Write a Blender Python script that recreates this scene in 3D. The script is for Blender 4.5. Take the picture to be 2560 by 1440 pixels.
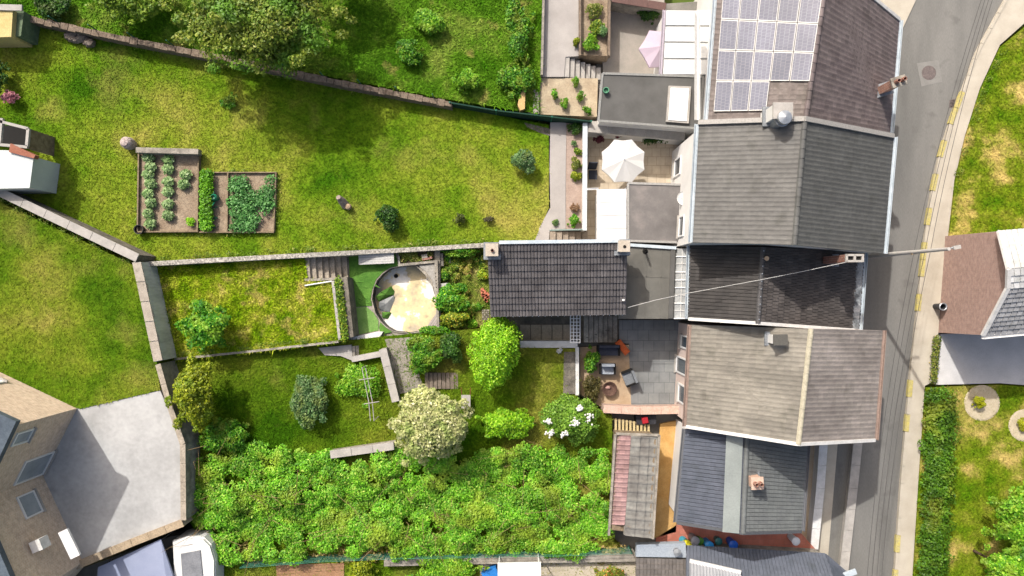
import bpy, math, random
import numpy as np
from mathutils import Vector, Matrix
random.seed(7); RNG = np.random.default_rng(7)
for o in list(bpy.data.objects): bpy.data.objects.remove(o)
SC = bpy.context.scene; COL = SC.collection
# ------------------------------------------------------------------ camera, sky, sun, exposure
CAMH = 40.0; F = 2560 * 24 / 36.0
cam = bpy.data.cameras.new('camera'); cam.lens = 24; cam.sensor_width = 36; cam.clip_end = 2000
camo = bpy.data.objects.new('camera', cam); COL.objects.link(camo)
camo.location = (0, 0, CAMH); camo.rotation_euler = (0, 0, 0); SC.camera = camo
EL = math.radians(45); SH = Vector((0.52, -0.855)).normalized()          # shadows fall right and down in plan
sun_dir = Vector((-SH.x * math.cos(EL), -SH.y * math.cos(EL), math.sin(EL)))
W = bpy.data.worlds.new('World'); SC.world = W; W.use_nodes = True
nt = W.node_tree; bg = nt.nodes['Background']; sky = nt.nodes.new('ShaderNodeTexSky')
sky.sky_type = 'NISHITA'; sky.sun_disc = False; sky.sun_elevation = EL
sky.sun_rotation = math.atan2(sun_dir.x, sun_dir.y); sky.air_density = 1.0; sky.dust_density = 7.0; sky.ozone_density = 0.3
nt.links.new(sky.outputs[0], bg.inputs[0]); bg.inputs[1].default_value = 0.15
sl = bpy.data.lights.new('sun', 'SUN'); sl.energy = 3.5; sl.angle = math.radians(0.8); sl.color = (1, 0.965, 0.915)
so = bpy.data.objects.new('sun', sl); COL.objects.link(so)
so.rotation_euler = sun_dir.to_track_quat('Z', 'Y').to_euler(); so.location = (-30, 40, 60)
SC.view_settings.view_transform = 'Standard'; SC.view_settings.look = 'None'
SC.view_settings.exposure = 0.56; SC.view_settings.gamma = 1; SC.view_settings.use_curve_mapping = False
GAIN = 1.62
# ------------------------------------------------------------------ measuring helpers
def P(px, py, z=0.0):
    k = (CAMH - z) / F
    return Vector(((px - 1280) * k, (720 - py) * k, z))
def PZ(px, py, zf): return P(px, py, zf(px) if callable(zf) else zf)
def plane(z0, px0, s):
    X0 = (px0 - 1280) * (CAMH - z0) / F
    def f(px):
        a = (px - 1280) / F
        return (z0 - s * (CAMH * a - X0)) / (1 - s * a)
    return f
ZU = plane(2.0, 1370, 0.060)          # sloping lawn of the upper neighbour
ZT = lambda px: ZU(px) + 0.3          # garden beyond the stone wall
ZB = plane(1.5, 1530, 0.070)          # sloping gardens below
ZLAWN, ZTER, ZGAR, ZPAT, ZLEFT = 3.3, 2.0, 1.4, 1.0, 4.5
def S(r, g, b, k=1.0):
    f = lambda c: (c / 255 / 12.92) if c <= 10 else (((c / 255) + 0.055) / 1.055) ** 2.4
    return tuple(min(0.85, f(c) / GAIN * k) for c in (r, g, b)) + (1,)
# ------------------------------------------------------------------ materials
MATS = {}
def mat(name, cols, scale=1.0, rough=0.85, fine=0.18, fscale=14.0, bump=0.3, bscale=30.0, vary=None, vamt=0.2,
        stretch=None, spec=0.3, trans=0.0, brick=None, metal=0.0, detail=5.0, spots=None):
    if name in MATS: return MATS[name]
    m = bpy.data.materials.new(name); m.use_nodes = True; MATS[name] = m
    t = m.node_tree; N = t.nodes.new; L = t.links.new
    b = t.nodes['Principled BSDF']; out = t.nodes['Material Output']
    geo = N('ShaderNodeNewGeometry'); vec = geo.outputs['Position']
    if stretch:
        vm = N('ShaderNodeVectorMath'); vm.operation = 'MULTIPLY'; L(vec, vm.inputs[0]); vm.inputs[1].default_value = stretch; svec = vm.outputs[0]
    else: svec = vec
    n1 = N('ShaderNodeTexNoise'); n1.inputs['Scale'].default_value = scale; n1.inputs['Detail'].default_value = detail; n1.inputs['Roughness'].default_value = 0.62
    L(svec, n1.inputs['Vector'])
    r = N('ShaderNodeValToRGB'); L(n1.outputs[0], r.inputs[0]); e = r.color_ramp.elements
    if len(cols) == 1: cols = [(0.3, cols[0]), (0.7, cols[0])]
    elif not isinstance(cols[0][0], (float, int)) or len(cols[0]) != 2: cols = [(0.32 + 0.36 * i / (len(cols) - 1), c) for i, c in enumerate(cols)]
    e[0].position, e[0].color = cols[0]; e[1].position, e[1].color = cols[-1]
    for p_, c_ in cols[1:-1]: x = e.new(p_); x.color = c_
    col = r.outputs[0]
    def mult(col, fac_socket, lo, hi):
        mr = N('ShaderNodeMapRange'); L(fac_socket, mr.inputs[0]); mr.inputs[1].default_value = 0.25 if fac_socket.node.type == 'TEX_NOISE' else 0; mr.inputs[2].default_value = 0.75 if fac_socket.node.type == 'TEX_NOISE' else 1
        mr.inputs[3].default_value = lo; mr.inputs[4].default_value = hi
        mx = N('ShaderNodeVectorMath'); mx.operation = 'SCALE'; L(col, mx.inputs[0]); L(mr.outputs[0], mx.inputs['Scale']); return mx.outputs[0]
    if fine:
        n2 = N('ShaderNodeTexNoise'); n2.inputs['Scale'].default_value = fscale; n2.inputs['Detail'].default_value = 3; L(svec, n2.inputs['Vector'])
        col = mult(col, n2.outputs[0], 1 - fine, 1 + fine)
    if spots:                                    # lichen, leaves, droppings: shapes of their own
        sc_, th, c_ = spots[:3]; wd = spots[3] if len(spots) > 3 else .05; amt = spots[4] if len(spots) > 4 else 1.0
        n4 = N('ShaderNodeTexNoise'); n4.inputs['Scale'].default_value = sc_; n4.inputs['Detail'].default_value = 5; L(vec, n4.inputs['Vector'])
        mr = N('ShaderNodeMapRange'); L(n4.outputs[0], mr.inputs[0]); mr.inputs[1].default_value = th; mr.inputs[2].default_value = th + wd; mr.inputs[4].default_value = amt
        mx = N('ShaderNodeMix'); mx.data_type = 'RGBA'; L(mr.outputs[0], mx.inputs[0]); L(col, mx.inputs[6]); mx.inputs[7].default_value = c_; col = mx.outputs[2]
    if brick:
        uv = N('ShaderNodeUVMap'); bt = N('ShaderNodeTexBrick'); L(uv.outputs[0], bt.inputs['Vector'])
        c1, c2, mort, bw, bh, ms = brick
        bt.inputs['Color1'].default_value = c1; bt.inputs['Color2'].default_value = c2; bt.inputs['Mortar'].default_value = mort
        bt.inputs['Scale'].default_value = 1; bt.inputs['Brick Width'].default_value = bw; bt.inputs['Row Height'].default_value = bh; bt.inputs['Mortar Size'].default_value = ms
        col = mult(bt.outputs[0], n1.outputs[0], 0.75, 1.2)
    if vary == 'attr':
        a = N('ShaderNodeAttribute'); a.attribute_name = 'rnd'; col = mult(col, a.outputs['Fac'], 1 - vamt, 1 + vamt)
    elif vary == 'obj':
        a = N('ShaderNodeObjectInfo'); col = mult(col, a.outputs['Random'], 1 - vamt, 1 + vamt)
    L(col, b.inputs['Base Color']); b.inputs['Roughness'].default_value = rough; b.inputs['Specular IOR Level'].default_value = spec; b.inputs['Metallic'].default_value = metal
    if bump:
        n3 = N('ShaderNodeTexNoise'); n3.inputs['Scale'].default_value = bscale; n3.inputs['Detail'].default_value = 4; L(svec, n3.inputs['Vector'])
        bp = N('ShaderNodeBump'); bp.inputs['Strength'].default_value = bump; bp.inputs['Distance'].default_value = 0.03; L(n3.outputs[0], bp.inputs['Height']); L(bp.outputs[0], b.inputs['Normal'])
    if trans:
        tr = N('ShaderNodeBsdfTranslucent'); L(col, tr.inputs[0]); ms_ = N('ShaderNodeMixShader'); ms_.inputs[0].default_value = trans
        L(b.outputs[0], ms_.inputs[1]); L(tr.outputs[0], ms_.inputs[2]); L(ms_.outputs[0], out.inputs[0])
    return m
def leafmat(name, dark, light, tip=None, lo=.78, hi=1.22, k=1.38, alt=None, asc=.55):
    dark, light = tuple(c * k for c in dark[:3]) + (1,), tuple(c * k for c in light[:3]) + (1,); tip = tuple(c * k for c in tip[:3]) + (1,) if tip else None
    if name in MATS: return MATS[name]
    m = bpy.data.materials.new(name); m.use_nodes = True; MATS[name] = m
    t = m.node_tree; N = t.nodes.new; L = t.links.new; b = t.nodes['Principled BSDF']; out = t.nodes['Material Output']
    a = N('ShaderNodeAttribute'); a.attribute_name = 'rnd'; r = N('ShaderNodeValToRGB'); L(a.outputs['Fac'], r.inputs[0])
    e = r.color_ramp.elements; e[0].position = 0; e[0].color = dark; e[1].position = 0.85 if tip else 1; e[1].color = light
    if tip: x = e.new(0.97); x.color = tip
    g = N('ShaderNodeNewGeometry'); n = N('ShaderNodeTexNoise'); n.inputs['Scale'].default_value = 0.9; L(g.outputs['Position'], n.inputs['Vector'])
    mr = N('ShaderNodeMapRange'); L(n.outputs[0], mr.inputs[0]); mr.inputs[1].default_value = 0.3; mr.inputs[2].default_value = 0.7; mr.inputs[3].default_value = lo; mr.inputs[4].default_value = hi
    v = N('ShaderNodeVectorMath'); v.operation = 'SCALE'; L(r.outputs[0], v.inputs[0]); L(mr.outputs[0], v.inputs['Scale'])
    if alt:
        n5 = N('ShaderNodeTexNoise'); n5.inputs['Scale'].default_value = asc; n5.inputs['Detail'].default_value = 4; L(g.outputs['Position'], n5.inputs['Vector']); m5 = N('ShaderNodeMapRange'); L(n5.outputs[0], m5.inputs[0]); m5.inputs[1].default_value = .50; m5.inputs[2].default_value = .62
        x5 = N('ShaderNodeMix'); x5.data_type = 'RGBA'; L(m5.outputs[0], x5.inputs[0]); L(r.outputs[0], x5.inputs[6]); x5.inputs[7].default_value = tuple(c * k for c in alt[:3]) + (1,); L(x5.outputs[2], v.inputs[0])
    L(v.outputs[0], b.inputs['Base Color']); b.inputs['Roughness'].default_value = 0.55; b.inputs['Specular IOR Level'].default_value = 0.35
    tr = N('ShaderNodeBsdfTranslucent'); L(v.outputs[0], tr.inputs[0]); ms_ = N('ShaderNodeMixShader'); ms_.inputs[0].default_value = 0.35
    L(b.outputs[0], ms_.inputs[1]); L(tr.outputs[0], ms_.inputs[2]); L(ms_.outputs[0], out.inputs[0])
    return m
# ------------------------------------------------------------------ objects
WL = {}
def props(o, label=None, cat=None, group=None, kind=None):
    if label: o['label'] = label
    if cat: o['category'] = cat
    if group: o['group'] = group
    if kind: o['kind'] = kind
    return o
def thing(name, label, cat, base, group=None):
    o = bpy.data.objects.new(name, None); COL.objects.link(o); o.location = base; o.empty_display_size = 0.2
    WL[o.name] = Vector(base); return props(o, label, cat, group)
def link(name, me, m, parent=None, base=None):
    o = bpy.data.objects.new(name, me); COL.objects.link(o)
    if m is not None and not me.materials: me.materials.append(m)
    if parent is not None: o.parent = parent; WL[o.name] = WL[parent.name]
    else: o.location = base; WL[o.name] = Vector(base)
    return o
class MB:
    def __init__(s): s.v = []; s.f = []; s.r = []; s.smooth = False
    def add(s, vs, fs, r=None):
        k = len(s.v); s.v += [tuple(v) for v in vs]; s.f += [tuple(i + k for i in f) for f in fs]
        r = random.random() if r is None else r; s.r += [r] * len(fs); return s
    def prism(s, pts, z0):                         # pts: world points of the top outline; z0 floor height (number or list)
        a = sum(pts[i].x * pts[(i + 1) % len(pts)].y - pts[(i + 1) % len(pts)].x * pts[i].y for i in range(len(pts)))
        if a < 0: pts = pts[::-1]
        n = len(pts); lo = [Vector((p.x, p.y, z0)) for p in pts]
        return s.add(list(pts) + lo, [tuple(range(n)), tuple(range(2 * n - 1, n - 1, -1))] + [(i, i + n, (i + 1) % n + n, (i + 1) % n) for i in range(n)])
    def sheet(s, pts):
        a = sum(pts[i].x * pts[(i + 1) % len(pts)].y - pts[(i + 1) % len(pts)].x * pts[i].y for i in range(len(pts)))
        if a < 0: pts = pts[::-1]
        return s.add(pts, [tuple(range(len(pts)))])
    def hexa(s, a, b):                             # two quads, bottom a and top b
        return s.add(list(a) + list(b), [(3, 2, 1, 0), (4, 5, 6, 7), (0, 1, 5, 4), (1, 2, 6, 5), (2, 3, 7, 6), (3, 0, 4, 7)])
    def obox(s, c, ax, ay, az):                    # centre and half axes
        c, ax, ay, az = map(Vector, (c, ax, ay, az))
        q = lambda z: [c - ax - ay + z, c + ax - ay + z, c + ax + ay + z, c - ax + ay + z]
        return s.hexa(q(-az), q(az))
    def box(s, x0, x1, y0, y1, z0, z1): return s.obox(((x0 + x1) / 2, (y0 + y1) / 2, (z0 + z1) / 2), ((x1 - x0) / 2, 0, 0), (0, (y1 - y0) / 2, 0), (0, 0, (z1 - z0) / 2))
    def beam(s, p, q, w, h):
        d = (q - p); L = d.length; d = d / L; up = Vector((0, 0, 1)) if abs(d.z) < 0.9 else Vector((1, 0, 0))
        sd = d.cross(up).normalized(); up = sd.cross(d)
        return s.obox((p + q) / 2, d * L / 2, sd * w / 2, up * h / 2)
    def tube(s, pts, r, n=8, cap=True):
        pts = [Vector(p) for p in pts]; rs = r if isinstance(r, (list, tuple)) else [r] * len(pts); k = []
        for i, p in enumerate(pts):
            d = (pts[min(i + 1, len(pts) - 1)] - pts[max(i - 1, 0)]).normalized()
            u = d.orthogonal().normalized() if abs(d.z) > 0.95 else d.cross(Vector((0, 0, 1))).normalized(); w = d.cross(u)
            k += [p + (u * math.cos(2 * math.pi * j / n) + w * math.sin(2 * math.pi * j / n)) * rs[i] for j in range(n)]
        f = [(i * n + j, i * n + (j + 1) % n, (i + 1) * n + (j + 1) % n, (i + 1) * n + j) for i in range(len(pts) - 1) for j in range(n)]
        if cap: f += [tuple(range(n - 1, -1, -1)), tuple((len(pts) - 1) * n + j for j in range(n))]
        return s.add(k, f)
    def lathe(s, c, prof, n=16):                   # prof: list of (radius, z)
        c = Vector(c); k = [c + Vector((r * math.cos(2 * math.pi * j / n), r * math.sin(2 * math.pi * j / n), z)) for r, z in prof for j in range(n)]
        f = [(i * n + j, i * n + (j + 1) % n, (i + 1) * n + (j + 1) % n, (i + 1) * n + j) for i in range(len(prof) - 1) for j in range(n)]
        return s.add(k, f)
    def sweep(s, prof, p, q, up=Vector((0, 0, 1))):
        d = (q - p).normalized(); sd = d.cross(up).normalized(); u = sd.cross(d); n = len(prof)
        k = [e + sd * a + u * b for e in (p, q) for a, b in prof]
        return s.add(k, [(i, (i + 1) % n, (i + 1) % n + n, i + n) for i in range(n)] + [tuple(range(n - 1, -1, -1)), tuple(range(n, 2 * n))])
    def blob(s, c, r, n=10, jit=0.12):             # lumpy stone
        c = Vector(c); k = []; h = max(3, n // 2)
        for i in range(h + 1):
            for j in range(n):
                th = math.pi * i / h; ph = 2 * math.pi * j / n; q = 1 + random.uniform(-jit, jit) if 0 < i < h else 1
                k.append(c + Vector((r[0] * math.sin(th) * math.cos(ph), r[1] * math.sin(th) * math.sin(ph), r[2] * math.cos(th))) * q if False else c + Vector((r[0] * math.sin(th) * math.cos(ph) * q, r[1] * math.sin(th) * math.sin(ph) * q, r[2] * math.cos(th) * q)))
        return s.add(k, [(i * n + j, (i + 1) * n + j, (i + 1) * n + (j + 1) % n, i * n + (j + 1) % n) for i in range(h) for j in range(n)])
    def mesh(s, name, off):
        me = bpy.data.meshes.new(name); me.from_pydata([(v[0] - off.x, v[1] - off.y, v[2] - off.z) for v in s.v], [], s.f)
        a = me.attributes.new('rnd', 'FLOAT', 'FACE'); a.data.foreach_set('value', s.r)
        uv = me.uv_layers.new(name='UVMap'); up = Vector((0, 0, 1)); data = []
        for p in me.polygons:
            n = p.normal; t = n.cross(up)
            if abs(n.z) > 0.8 or t.length < 1e-4: data += [c for l in p.loop_indices for c in s.v[me.loops[l].vertex_index][:2]]
            else:
                t.normalize(); data += [c for l in p.loop_indices for v in (s.v[me.loops[l].vertex_index],) for c in (t.x * v[0] + t.y * v[1], v[2])]
        uv.data.foreach_set('uv', data)
        if s.smooth: me.polygons.foreach_set('use_smooth', [True] * len(me.polygons))
        return me
    def part(s, name, m, parent, label=None, kind=None): return props(link(name, s.mesh(name, WL[parent.name]), m, parent), label, None, None, kind)
    def top(s, name, m, label, cat, base=None, group=None, kind=None):
        if base is None:
            a = np.array(s.v); base = Vector((a[:, 0].mean(), a[:, 1].mean(), a[:, 2].min()))
        return props(link(name, s.mesh(name, Vector(base)), m, None, base), label, cat, group, kind)
def pp(l, z): return [PZ(x, y, z) for x, y in l]
def fast(name, V, Fc, rnd):
    me = bpy.data.meshes.new(name); n = Fc.shape[1]
    me.vertices.add(len(V)); me.vertices.foreach_set('co', V.astype(np.float32).ravel())
    me.loops.add(Fc.size); me.loops.foreach_set('vertex_index', Fc.astype(np.int32).ravel())
    me.polygons.add(len(Fc)); me.polygons.foreach_set('loop_start', np.arange(0, Fc.size, n, dtype=np.int32))
    me.update(calc_edges=True); a = me.attributes.new('rnd', 'FLOAT', 'FACE'); a.data.foreach_set('value', rnd.astype(np.float32)); return me
def unit(a): return a / np.maximum(np.linalg.norm(a, axis=1, keepdims=True), 1e-6)
def leaves(blobs, n, size, off, up=0.5, low=0.2, aspect=0.62, inner=0.5):
    B = np.array(blobs, float); w = B[:, 3] * B[:, 4] + B[:, 4] * B[:, 5] + B[:, 3] * B[:, 5]; idx = RNG.choice(len(B), n, p=w / w.sum())
    d = unit(RNG.normal(size=(n, 3))); flip = (d[:, 2] < 0) & (RNG.random(n) > low); d[flip, 2] *= -1
    rad = inner + (1 - inner) * np.sqrt(RNG.random(n)); lump = 1 + 0.13 * np.sin(d[:, 0] * 7 + idx) * np.cos(d[:, 1] * 6 + idx * 2)
    c = B[idx, :3] + d * B[idx, 3:] * (rad * lump)[:, None] - np.array(off)
    nrm = unit(d * 0.6 + RNG.normal(size=(n, 3)) * 0.45 + np.array([0, 0, up])); t = unit(np.cross(nrm, RNG.normal(size=(n, 3)))); b = np.cross(nrm, t)
    s = size * (0.6 + 0.8 * RNG.random(n))[:, None]
    V = np.stack([c - t * s * 0.5, c + b * s * aspect * 0.5 - nrm * s * 0.08, c + t * s * 0.5, c - b * s * aspect * 0.5 - nrm * s * 0.08], 1).reshape(-1, 3)
    return fast('leaves', V, np.arange(4 * n).reshape(n, 4), RNG.random(n))
def crown_blobs(c, r, k, rr=0.42, seed=None):
    rg = np.random.default_rng(seed if seed is not None else int(abs(c[0] * 91 + c[1] * 37) * 10)); out = []
    for i in range(k):
        d = rg.normal(size=3); d /= np.linalg.norm(d); d[2] = abs(d[2]) * 1.0 - 0.25; q = rg.uniform(0.45, 0.72)
        s = rr * rg.uniform(0.7, 1.25)
        out.append((c[0] + d[0] * r[0] * q, c[1] + d[1] * r[1] * q, c[2] + d[2] * r[2] * q, r[0] * s, r[1] * s, r[2] * s))
    for i in range(k // 2):
        a = rg.uniform(0, 6.283); q = rg.uniform(.78, 1.02); s = rr * rg.uniform(.28, .5)
        out.append((c[0] + math.cos(a) * r[0] * q, c[1] + math.sin(a) * r[1] * q, c[2] + rg.uniform(-.5, .3) * r[2], r[0] * s, r[1] * s, r[2] * s))
    out.append((c[0], c[1], c[2], r[0] * 0.6, r[1] * 0.6, r[2] * 0.6)); return out
BARK = lambda: mat('bark', [S(70, 55, 40), S(105, 88, 66)], 6, 0.95, bump=0.6, bscale=20)
def tree(name, label, cat, base, h, r, n, size, lm, k=14, group=None, trunk=0.09, part='crown', rr=0.42, up=0.5, low=0.25):
    """base: ground point; h: height of crown centre above ground; r: crown radii; the crown sits right above base"""
    t = thing(name, label, cat, base, group); c = Vector(base) + Vector((0, 0, h)); b = Vector(base)
    mb = MB(); mb.tube([b - Vector((0, 0, .1)), b + Vector((0.03, 0.02, h * 0.4)), c], [trunk, trunk * 0.75, trunk * 0.3], 8)
    bl = crown_blobs(c, r, k, rr)
    for q in bl[:min(6, k)]: s0 = b.lerp(c, random.uniform(0.35, 0.8)); e = Vector(q[:3]); mb.tube([s0, s0.lerp(e, .5) + Vector((0, 0, .05)), e], [trunk * 0.45, trunk * 0.3, trunk * 0.12], 5)
    mb.part('trunk' if part == 'crown' else 'stem', BARK(), t)
    link(part, leaves(bl, int(n * 1.5), size * .8, WL[t.name], up, low), lm, t); return t
def inpoly(x, y, poly):
    r = np.zeros(len(x), bool); j = len(poly) - 1
    for i in range(len(poly)):
        xi, yi = poly[i]; xj, yj = poly[j]
        c = ((yi > y) != (yj > y)) & (x < (xj - xi) * (y - yi) / ((yj - yi) if yj != yi else 1e-9) + xi); r ^= c; j = i
    return r
def scatter(poly, zf, dens):
    xs = [p[0] for p in poly]; ys = [p[1] for p in poly]; A = (max(xs) - min(xs)) * (max(ys) - min(ys)) / 43.5 ** 2; n = int(A * dens)
    x = RNG.uniform(min(xs), max(xs), n); y = RNG.uniform(min(ys), max(ys), n); k = inpoly(x, y, poly); x, y = x[k], y[k]
    z = np.array([zf(a) for a in x]) if callable(zf) else np.full(len(x), zf); q = (CAMH - z) / F
    return np.stack([(x - 1280) * q, (720 - y) * q, z], 1)
def blades(name, label, poly, zf, dens, m, hgt=0.09, wid=0.05, parent=None):
    p = scatter(poly, zf, dens); n = len(p); a = RNG.uniform(0, 6.283, n); h = hgt * (0.4 + 0.9 * RNG.random(n)); w = wid * (0.5 + RNG.random(n))
    t = np.stack([np.cos(a), np.sin(a), 0 * a], 1) * w[:, None]; l = np.stack([RNG.normal(size=n) * 1.5 * h, RNG.normal(size=n) * 1.5 * h, h * .8], 1)
    V = np.stack([p - t * .5, p + t * .5, p + l], 1); base = p.mean(0); V = (V - base).reshape(-1, 3)
    return props(link(name, fast(name, V, np.arange(3 * n).reshape(n, 3), RNG.random(n)), m, None, Vector(base)), label, 'grass', None, 'stuff')
def ground(name, label, poly, zf, m, floor=-0.4):
    return MB().prism(pp(poly, zf), floor).top(name, m, label, name.split('_')[-1], None, None, 'structure')
def offset_line(pts, w):
    L = []; R = []
    for i, p in enumerate(pts):
        d = (pts[min(i + 1, len(pts) - 1)] - pts[max(i - 1, 0)]); d.z = 0; d.normalize(); n = Vector((-d.y, d.x, 0)); L.append(p + n * w / 2); R.append(p - n * w / 2)
    return L, R
def wall(name, label, pts, w, floor, m, cat='wall', cap=None, capw=0.06, capt=0.06, caplen=None, pillars=None):
    """free-standing wall along pts (world points at its top); cap: material of coping stones laid one by one"""
    mid = sum(pts, Vector()) / len(pts); t = thing(name, label, cat, Vector((mid.x, mid.y, floor)))
    L, R = offset_line(pts, w); mb = MB()
    for i in range(len(pts) - 1):
        e = Vector((0, 0, 0.0)); q = [L[i], R[i], R[i + 1], L[i + 1]]; mb.hexa([Vector((p.x, p.y, floor)) for p in q], q)
    mb.part('wall_body', m, t)
    if cap:
        for i in range(len(pts) - 1):
            d = pts[i + 1] - pts[i]; n = max(1, round(d.length / (caplen or 1.1)))
            for j in range(n):
                a = pts[i] + d * ((j + 0.008) / n); b = pts[i] + d * ((j + 0.992) / n); up = Vector((0, 0, capt / 2 + 0.002 + random.uniform(0, .006)))
                MB().beam(a + up, b + up, w + capw * 2, capt).part('coping_stone', cap, t)
    return t
# ------------------------------------------------------------------ palette
LAWN = mat('lawn_grass', [(0.34, S(62, 104, 10)), (0.46, S(98, 130, 24)), (0.58, S(128, 144, 42)), (0.72, S(162, 156, 74))], 0.22, 0.9, 0.30, 7, 0.8, 26, spec=0.04, vary='attr', vamt=0.26, detail=8, spots=(0.36, .54, S(180, 162, 88), .22, .5))
LAWN2 = mat('lush_grass', [(0.32, S(62, 112, 12)), (0.50, S(98, 144, 32)), (0.66, S(142, 164, 66))], 0.45, 0.9, 0.34, 6, 0.9, 26, spec=0.04, vary='attr', vamt=0.32, detail=8, spots=(0.8, .60, S(176, 164, 92), .10, .7))
LAWN3 = mat('dry_lawn_grass', [(0.33, S(80, 118, 12)), (0.47, S(114, 134, 28)), (0.60, S(146, 148, 56)), (0.74, S(190, 172, 98))], 0.55, 0.9, 0.42, 9, 0.9, 26, spec=0.04, vary='attr', vamt=0.42, detail=8, spots=(0.55, .54, S(210, 184, 112), .14, .8))
LAWN4 = mat('coarse_walled_lawn_grass', [(0.30, S(82, 124, 8)), (0.46, S(132, 160, 24)), (0.60, S(170, 178, 56)), (0.74, S(226, 206, 120))], 1.1, 0.9, 0.5, 11, 1.0, 20, spec=0.04, vary='attr', vamt=0.55, detail=8, spots=(1.3, .56, S(204, 180, 104), .12, .6))
CONC = mat('old_concrete', [S(128, 122, 112), S(186, 178, 164)], 2.2, 0.95, 0.25, 22, 0.5, 30, spots=(6, 0.66, S(92, 88, 80)))
CONCD = mat('dark_weathered_concrete', [S(92, 88, 80), S(142, 134, 122)], 2.5, 0.95, 0.3, 20, 0.6, 25)
CONCL = mat('pale_concrete', [S(168, 164, 157), S(198, 192, 184)], 1.5, 0.9, 0.1, 25, 0.3, 40)
ROUGH = mat('rough_pitted_concrete', [S(106, 102, 95), S(222, 216, 204)], 9, 0.95, 0.4, 30, 0.9, 22)
RENDER = mat('grey_render', [S(196, 196, 188), S(236, 236, 228)], 1.8, 0.9, 0.15, 9, 0.3, 30, stretch=(1, 1, 0.25))
ASPH = mat('asphalt', [S(112, 111, 107), S(138, 136, 131)], 0.5, 0.9, 0.12, 30, 0.25, 60, stretch=(1, 0.2, 1), spots=(.8, .60, S(104, 102, 98), .08, .45))
PAVE = mat('beige_pavement', [S(188, 179, 162), S(208, 199, 182)], 0.8, 0.92, 0.08, 30, 0.2, 50)
YEL = mat('yellow_road_paint', [S(186, 176, 132), S(210, 194, 106)], 5, 0.8, 0.2)
WHITE = mat('white_paint', [S(244, 244, 242), S(250, 250, 248)], 1, 0.5, 0.03, bump=0)
WHITEW = mat('worn_white_paint', [S(222, 220, 214), S(246, 244, 240)], 3, 0.7, 0.08, bump=0.1)
PLAST = mat('white_plastic_sheet', [S(246, 246, 244)], 1, 0.35, 0.02, bump=0)
ZINC = mat('zinc_gutter', [S(186, 198, 206), S(216, 226, 232)], 2, 0.45, 0.05, bump=0.1, metal=0.0)
LEAD = mat('lead_flashing', [S(120, 124, 128), S(160, 164, 168)], 5, 0.6, 0.15, 18, 0.4, 12)
FELT = mat('grey_roofing_felt', [S(102, 100, 94), S(121, 119, 112)], 0.9, 0.95, 0.07, 50, 0.25, 60)
FELTD = mat('dark_roofing_felt', [S(92, 91, 88), S(108, 107, 104)], 0.9, 0.9, 0.06, 30, 0.2, 60)
SOIL = mat('garden_soil', [S(140, 120, 100), S(178, 160, 136)], 2, 0.95, 0.25, 12, 0.8, 16)
SOILD = mat('dark_soil', [S(60, 52, 40), S(96, 84, 64)], 3, 0.95, 0.3, 14, 0.8, 16)
WOOD = mat('weathered_wood', [S(120, 104, 84), S(160, 142, 116)], 4, 0.9, 0.2, 12, 0.4, 14)
WOODG = mat('silver_grey_wood', [S(186, 184, 180), S(222, 220, 216)], 5, 0.85, 0.2, 16, 0.4, 14, stretch=(12, 1.2, 1))
TILE_A = mat('anthracite_roof_tile', [S(88, 84, 84), S(108, 104, 104)], 1.3, 0.6, 0.14, 12, 0.25, 30, vary='obj', vamt=0.17, spots=(3.2, 0.72, S(128, 104, 92)))
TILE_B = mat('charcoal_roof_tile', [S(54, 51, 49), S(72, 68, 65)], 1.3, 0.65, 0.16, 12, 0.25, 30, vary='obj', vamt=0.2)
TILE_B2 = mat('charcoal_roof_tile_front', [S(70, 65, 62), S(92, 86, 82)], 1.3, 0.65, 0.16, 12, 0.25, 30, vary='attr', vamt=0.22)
def tmat(name, a, b, sc=1.2, st=None, v=0.16): return mat(name, [S(*a), S(*b)], sc, 0.7, 0.14, 7, 0.25, 30, vary='attr', vamt=v, stretch=st, spots=(1.3, .58, S(a[0] * .78, a[1] * .79, a[2] * .74), .16, .5))
BRICKR = mat('red_brick', [S(150, 80, 58)], 5, 0.9, 0.2, brick=(S(160, 84, 60), S(118, 58, 44), S(178, 160, 146), 0.22, 0.075, 0.012))
BRICKP = mat('pale_pink_brick', [S(206, 176, 160)], 5, 0.9, 0.2, brick=(S(206, 174, 158), S(190, 152, 134), S(200, 186, 174), 0.22, 0.075, 0.012))
BRICKB = mat('beige_brown_brick', [S(196, 170, 146)], 5, 0.9, 0.2, brick=(S(238, 212, 184), S(222, 192, 164), S(236, 220, 200), 0.22, 0.075, 0.012))
BRICKF = mat('brown_red_brick', [S(178, 140, 126)], 5, 0.9, 0.2, brick=(S(200, 164, 150), S(184, 146, 132), S(186, 166, 156), 0.22, 0.075, 0.012))
WALLW = mat('white_render', [S(236, 234, 230), S(250, 248, 244)], 0.8, 0.9, 0.04, bump=0.15)
GLASS = mat('window_glass', [S(48, 60, 72), S(72, 86, 98)], 0.7, 0.06, 0, bump=0, spec=0.8)
DARK = mat('black_opening', [S(18, 17, 16), S(30, 28, 26)], 4, 0.9, 0.1, bump=0)
STEEL = mat('galvanised_steel', [S(170, 174, 178), S(206, 210, 214)], 4, 0.35, 0.1, bump=0, metal=0.6)
GREENF = mat('green_fence_wire', [S(26, 96, 76), S(40, 120, 96)], 3, 0.6, 0.1, bump=0)
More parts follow.
